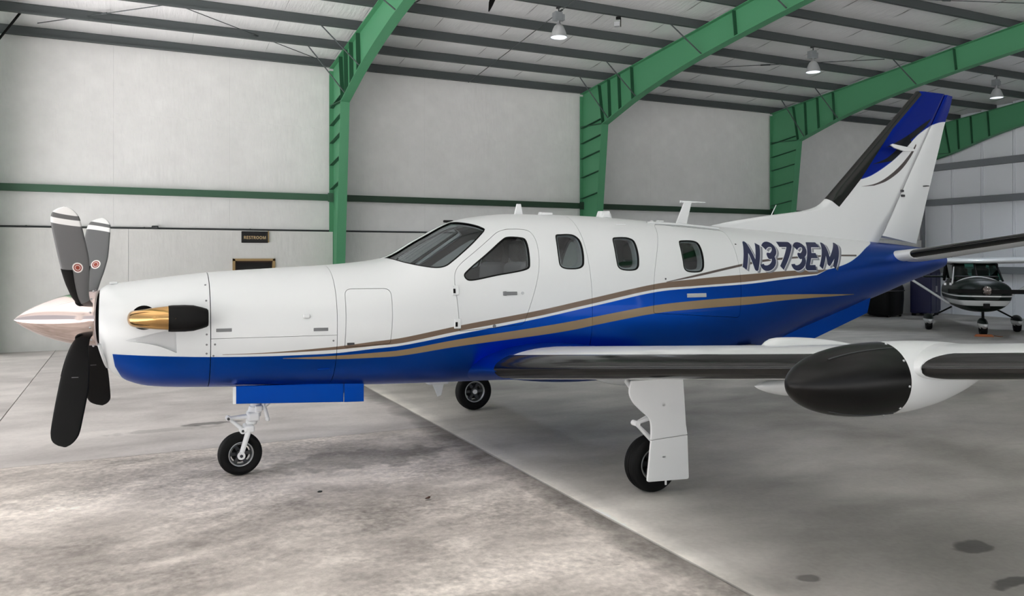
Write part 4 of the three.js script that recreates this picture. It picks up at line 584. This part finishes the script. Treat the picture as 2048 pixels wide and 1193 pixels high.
{ // nose gear
  const t = new THREE.Group(); t.name = 'nose_gear'; plane.add(t); const m = mat.whiteDoor;
  wheel(t, -2.904, .18, 0, .18, .125, .12);
  obj('strut', [rod(V(-2.745, .75, 0), V(-2.795, .5, 0), .042, .042, 20), rod(V(-2.79, .53, 0), V(-2.83, .385, 0), .03, .03, 20)], m, t);
  obj('strut_collar', [new THREE.CylinderGeometry(.055, .058, .07, 20).rotateZ(-.2).translate(-2.785, .53, 0), rbox(.1, .08, .14, .02, -2.8, .49, 0), rbox(.06, .05, .18, .012, -2.76, .56, 0), new THREE.CylinderGeometry(.05, .045, .05, 20).rotateZ(-.2).translate(-2.81, .45, 0)], m, t);
  obj('fork', [...[1, -1].map((s) => rod(V(-2.835, .395, .06 * s), V(-2.905, .18, .088 * s), .024, .02, 12)), rbox(.085, .06, .17, .02, -2.835, .39, 0), rod(V(-2.904, .18, -.105), V(-2.904, .18, .105), .02, .02, 16), ...[1, -1].map((s) => new THREE.CylinderGeometry(.032, .032, .014, 20).rotateX(Math.PI / 2).translate(-2.904, .18, .105 * s))], m, t);
  obj('axle_nut', new THREE.CylinderGeometry(.014, .014, .01, 6).rotateX(Math.PI / 2).translate(-2.904, .18, .117), mat.darkSteel, t);
  obj('torque_link', [rod(V(-2.83, .49, .03), V(-3.0, .485, .0), .017, .012), rod(V(-2.83, .49, -.03), V(-3.0, .485, 0), .017, .012), rod(V(-3.0, .485, -.03), V(-3.0, .485, .03), .02)], m, t); obj('torque_link', [rod(V(-2.86, .36, .03), V(-3.0, .485, 0), .018, .012), rod(V(-2.86, .36, -.03), V(-3.0, .485, 0), .018, .012), rod(V(-2.885, .375, -.05), V(-2.885, .375, .05), .026)], m, t);
  obj('drag_brace', [rod(V(-2.78, .52, .05), V(-2.5, .74, .07), .018), rod(V(-2.78, .52, -.05), V(-2.5, .74, -.07), .018)], m, t);
  obj('shimmy_damper', [rod(V(-2.72, .6, .06), V(-2.69, .475, .07), .016), new THREE.SphereGeometry(.02, 10, 8).translate(-2.688, .465, .07)], m, t); obj('pivot_bolt', [[-3.0, .485], [-2.885, .375], [-2.8, .47]].map(([x, y]) => new THREE.CylinderGeometry(.011, .011, .11, 10).rotateX(Math.PI / 2).translate(x, y, 0)), mat.darkSteel, t);
  for (const s of [1, -1]) { const f = s > 0 ? -2.965 : -2.88; obj('gear_door', plate([[f, .79], [f, .645], [-2.082, .594], [-2.082, .76]], .022, .005).rotateX(0).translate(0, 0, .25 * s), mat.blue, t); obj('gear_door', plate([[-2.076, .76], [-2.076, .592], [-1.905, .585], [-1.905, .75]], .022, .005).translate(0, 0, .25 * s), mat.blue, t); obj('door_edge', box(.022, .14, .03, f - .008, .716, .25 * s), mat.whiteDoor, t); }
}
for (const s of [1, -1]) { // main gear
  const t = new THREE.Group(); t.name = 'main_gear'; plane.add(t); const m = mat.whiteDoor, Z = (z) => z * s;
  wheel(t, -.02, .222, Z(1.86), .222, .15, 0);
  obj('strut', [rod(V(-.0, .95, Z(1.93)), V(-.0, .5, Z(1.93)), .05, .046, 20), rod(V(0, .52, Z(1.93)), V(-.005, .25, Z(1.945)), .034, .034, 20)], m, t);
  obj('axle', [rod(V(-.02, .222, Z(1.8)), V(-.01, .235, Z(1.96)), .028, .034, 16), rbox(.09, .1, .06, .02, -.01, .25, Z(1.955))], m, t);
  obj('torque_link', [rod(V(-.04, .6, Z(1.93)), V(-.205, .56, Z(1.92)), .02, .014), rod(V(-.03, .62, Z(1.9)), V(-.205, .56, Z(1.92)), .016, .012)], m, t); obj('torque_link', [rod(V(-.04, .4, Z(1.93)), V(-.205, .56, Z(1.92)), .022, .014), rod(V(-.205, .56, Z(1.885)), V(-.205, .56, Z(1.955)), .022)], m, t);
  obj('side_brace', [rod(V(0, .56, Z(1.9)), V(0, .86, Z(1.4)), .024)], m, t);
  const d1 = rounded([[-.299, .905], [-.326, .817], [-.286, .738], [-.196, .655], [-.134, .612], [-.118, .547], [-.121, .44], [.219, .452], [.211, .504], [.205, .53], [.192, .725], [.177, .9]], [.01, .06, .04, .05, .05, .05, .004, .004, .01, .02, .05, .01]), d2 = rounded([[-.121, .436], [-.157, .122], [.233, .102], [.219, .448]], [.004, .02, .02, .004]);
  const tilt = (g) => g.translate(0, -.9, 0).rotateX(.0).translate(0, .9, Z(2.0));
  obj('gear_door', tilt(plate(d1, .02, .004)), mat.whiteDoor, t); obj('gear_door', tilt(plate(d2, .02, .004)), mat.whiteDoor, t);
  obj('door_bracket', [rbox(.05, .03, .09, .008, 0, .7, Z(1.965)), rbox(.05, .03, .09, .008, 0, .3, Z(1.965)), rbox(.015, .04, .01, .003, .015, .1, Z(2.005))], m, t);
}

// ---------- small high-wing airplane at the far right ----------
{
  const t = thing('airplane', 'small high-wing propeller airplane with dark green and white nose, parked far back at the right', 'airplane', [19.2, 0, -13.05], -2.378);
  const gp = MP({ color: '#071510', roughness: .4, specularIntensity: .5 }), gw = mat.white, gl = MP({ color: '#4f8f7c', roughness: 0.02, transmission: 1, thickness: 0 });
  const fu = (a, T, B, Wd, Mi, n = 2.3) => Array.from({ length: 40 }, (_, i) => { const q = i / 40 * 2 * Math.PI, c = Math.cos(q), s = Math.sin(q); return V(a, Mi + (s > 0 ? T - Mi : Mi - B) * Math.sign(s) * Math.abs(s) ** (2 / n), Wd * Math.sign(c) * Math.abs(c) ** (2 / n)); });
  const rows = [[1.75, 1.18, .82, .3, 1.0], [1.7, 1.26, .66, .46, 1.02], [1.5, 1.31, .58, .57, 1.02], [1.0, 1.34, .54, .62, 1.02], [.6, 1.34, .53, .63, 1.0], [-.6, 1.34, .55, .6, 1], [-1.8, 1.3, .75, .36, 1.08], [-3.5, 1.25, 1.05, .08, 1.15]];
  const hullAt = () => { const rs = []; for (let a = 1.75; a >= -3.5; a -= .11) { const x = rows.map((r) => -r[0]), g = (k) => hermite(x, rows.map((r) => r[k]), -a); rs.push(fu(a, g(1), g(2), g(3), g(4))); } return brush(loft(rs)); };
  const body = hullAt(), slice = (y0, y1) => both(body, brush(box(8, y1 - y0, 3, -1.2, (y0 + y1) / 2, 0))).geometry;
  obj('fuselage', slice(.962, 1.6), gp, t); obj('stripe_band', slice(.93, .96), gw, t, 'thin white pinstripe'); obj('fuselage', slice(.845, .928), gp, t); obj('stripe_band', slice(.72, .843), gw, t, 'broad white stripe'); obj('fuselage', slice(.4, .718), gp, t);
  obj('cowl_rim', tube(Array.from({ length: 21 }, (_, i) => { const q = (20 + 140 * i / 20) * Math.PI / 180; return V(.72, 1.0 + .375 * Math.sin(q), .6 * Math.cos(q)); }), .016, 40, 8), gw, t);
  const cab = [[.62, 1.3, .5], [.2, 1.72, .46], [-.9, 1.74, .44], [-1.5, 1.35, .4]];
  obj('windshield', (() => { const p = [V(.72, 1.3, -.52), V(.72, 1.3, .52), V(.25, 1.7, .46), V(.25, 1.7, -.46)], g = new THREE.BufferGeometry(); g.setAttribute('position', new THREE.Float32BufferAttribute([0, 1, 2, 0, 2, 3].flatMap((i) => [p[i].x, p[i].y, p[i].z]), 3)); g.computeVertexNormals(); return g; })(), gl, t);
  obj('cabin_frame', [rod(V(.72, 1.3, .0), V(.25, 1.7, 0), .022), ...[1, -1].flatMap((s) => [rod(V(.72, 1.28, .53 * s), V(.25, 1.7, .47 * s), .025), rod(V(-.5, 1.25, .56 * s), V(-.55, 1.72, .48 * s), .03), rod(V(.3, 1.68, .48 * s), V(-1.2, 1.68, .46 * s), .03), rod(V(-1.7, 1.3, .4 * s), V(-1.1, 1.7, .44 * s), .03)]), box(1.5, .04, .95, -.45, 1.72, 0), rod(V(.5, 1.3, .1), V(.1, 1.7, .3), .014)], mat.black, t);
  obj('windshield_post', rod(V(.76, 1.2, .56), V(.6, 1.62, .5), .022, .012, 8), gw, t); obj('step_light', [box(.04, .06, .05, .78, 1.2, .6), box(.04, .06, .05, .78, 1.2, .72)], gw, t);
  obj('instrument_panel', rbox(.3, .16, .95, .04, .5, 1.32, 0), mat.black, t);
  for (const s of [1, -1]) { obj('cabin_seat', [rbox(.14, .45, .38, .05, -.35, 1.35, .24 * s), rbox(.1, .15, .26, .04, -.37, 1.62, .24 * s)], mat.black, t); obj('cabin_window', box(.9, .36, .008, -.1, 1.5, .5 * s), gl, t); }
  obj('wing', loft([-4.3, -4.1, -2, -.3, .3, 2, 4.1, 4.3].map((z) => section(-.4, 1.77 + .02 * Math.abs(z), z, .001, .13, 14).map((p, i, A) => { const c = Math.abs(z) > 4.2 ? .9 : 1.15, f = A.length; const q = section(0, 0, 0, c, .14, 14); return V(.35 - q[i].x, 1.74 + .025 * Math.abs(z) + q[i].y, z); }))), gw, t);
  for (const s of [1, -1]) obj('wing_strut', rod(V(.05, .68, .52 * s), V(-.05, 1.72, 2.0 * s), .03, .03, 10).scale(1, 1, 1), gw, t);
  obj('spinner', alongX(lathe([[.0001, .2], [.06, .16], [.1, .08], [.115, 0], [.0001, 0]], 24)).rotateY(0).translate(1.76, 1.08, -.12 + .12), mat.chrome, t);
  for (const s of [1, -1]) obj('propeller_blade', rbox(.03, .1, .72, .012, 1.8, 1.06, .44 * s), mat.black, t);
  obj('nose_light', rbox(.02, .12, .14, .01, 1.745, .72, .0), mat.black, t);
  const pant = (x, z, w) => { const g = new THREE.Group(); g.name = 'wheel'; g.position.set(x, 0, z); t.add(g); obj('tire', lathe([[.08, -.055], [.15, -.07], [.17, -.04], [.175, 0], [.17, .04], [.15, .07], [.08, .055]], 32).rotateX(Math.PI / 2).translate(0, .175, 0), mat.rubber, g);
    const q = []; for (let i = 0; i <= 14; i++) { const tt = i / 14, k = Math.max(.05, Math.sin(Math.PI * Math.min(1, tt * .96 + .04)) ** .55); q.push(Array.from({ length: 24 }, (_, j) => { const a = j / 24 * 2 * Math.PI; return V(.3 - .75 * tt, .27 + .15 * k * Math.sin(a) * (Math.sin(a) < 0 ? .9 : 1), w * k * Math.cos(a)); })); } const b = brush(loft(q)), sl = (a, c) => both(b, brush(box(2, c - a, 1, 0, (a + c) / 2, 0))).geometry;
    obj('wheel_pant', sl(.29, .6), gp, g); obj('wheel_pant', sl(.1, .288), gw, g, 'white lower half of the wheel cover'); return g; };
  pant(0, -.98, .115); pant(0, .98, .115); pant(1.35, 0, .1);
  obj('gear_leg', [rod(V(-.05, .6, .45), V(0, .3, .98), .022, .018, 8), rod(V(-.05, .6, -.45), V(0, .3, -.98), .022, .018, 8), rod(V(1.3, .7, 0), V(1.35, .3, 0), .03, .03, 10)], mat.black, t);
  const fin = plate([[-2.7, 1.22], [-3.5, 1.22], [-3.6, 1.9], [-3.2, 1.9]], .06, .02); obj('tail_fin', fin, gp, t); obj('tailplane', rbox(.5, .05, 1.5, .02, -3.2, 1.3, 0), gp, t);
  const k = thing('wheel_chock', 'small orange wheel chock in front of the small airplane nose wheel', 'chock', [17.98, 0, -11.93], -2.378 + Math.PI / 2); obj('wedge', plate([[-.2, 0], [.2, 0], [.16, .055], [-.16, .055]], .1, .008), M({ color: '#a8643c', roughness: .7 }), k); obj('cord', tube([V(.2, .03, 0), V(.3, .02, .05), V(.38, .015, -.02)], .008, 12, 6), M({ color: '#8a5530', roughness: .8 }), k);
}
{ const t = thing('storage_cabinet', 'tall dark blue cabinet standing behind the small airplane, beside the tail', 'cabinet', [23.05, 0, -17.25], .35), b = M({ color: '#060a3c', roughness: .45 });
  obj('body', rbox(.95, 1.36, .62, .05, 0, .76, 0), b, t); obj('lid', plate(rounded([[-.475, 0], [.475, -.12], [.475, .02], [.3, .1], [-.475, .1]], .05), .62, .01).translate(0, 1.42, 0), b, t); for (const x of [-.235, .235]) { obj('door', rbox(.44, 1.2, .03, .01, x, .76, .315), b, t); } obj('handle', [rbox(.02, .2, .03, .006, -.04, .85, .34), rbox(.02, .2, .03, .006, .04, .85, .34)], mat.steel, t); for (const x of [-.38, .38]) for (const z of [-.22, .22]) obj('foot', box(.1, .09, .1, x, .045, z), mat.black, t); }
{ const t = thing('storage_bin', 'black rounded bin standing by the back wall, left of the blue cabinet', 'bin', [21.45, 0, -17.45], .2), q = [[0, .0, .42], [.05, .0, .47], [.5, 0, .5], [.85, 0, .5], [.95, 0, .46], [1.0, 0, .3]].map(([y, , r]) => Array.from({ length: 40 }, (_, j) => { const a = j / 40 * 2 * Math.PI, c = Math.cos(a), s = Math.sin(a); return V(r * 1.12 * Math.sign(c) * Math.abs(c) ** .6, y + .05, r * .9 * Math.sign(s) * Math.abs(s) ** .6); }));
  obj('body', loft(q), mat.black, t); obj('rim', tube(Array.from({ length: 41 }, (_, j) => { const a = j / 40 * 2 * Math.PI, c = Math.cos(a), s = Math.sin(a); return V(.575 * Math.sign(c) * Math.abs(c) ** .6, .82, .46 * Math.sign(s) * Math.abs(s) ** .6); }), .02, 80, 6), mat.darkSteel, t); for (const x of [-.35, .35]) obj('caster', new THREE.CylinderGeometry(.05, .05, .04, 16).rotateX(Math.PI / 2).translate(x, .05, .3), mat.rubber, t); }
{ const t = thing('leaf', 'small curled dry leaf lying on the rough concrete near the slab joint', 'leaf', [2.04, .004, -5.7], .6), m = M({ color: '#4a3228', roughness: .8, side: THREE.DoubleSide }); const g = new THREE.PlaneGeometry(.06, .035, 8, 5).rotateX(-Math.PI / 2), P = g.attributes.position; for (let i = 0; i < P.count; i++) { const x = P.getX(i), z = P.getZ(i); P.setXYZ(i, x, .012 + 9 * x * x + 12 * z * z - .004, z * (1 - (x / .034) ** 2 * .9)); } g.computeVertexNormals(); obj('blade', g, m, t); obj('stalk', rod(V(.028, .016, 0), V(.05, .03, .01), .0015, .001, 5), m, t); }
{ const t = thing('pebble', 'tiny dark pebble on the concrete right of the nose wheel', 'pebble', [1.35, 0, -6.26]); const g = mergeVertices(new THREE.IcosahedronGeometry(.014, 2).deleteAttribute('uv').deleteAttribute('normal')); const P = g.attributes.position; for (let i = 0; i < P.count; i++) { const k = .75 + .5 * rnd(); P.setXYZ(i, P.getX(i) * 1.3 * k, Math.max(0, P.getY(i) * .5 + .006), P.getZ(i) * k); } g.computeVertexNormals(); obj('stone', g, mat.darkPaint, t); }

renderer.render(scene, camera);
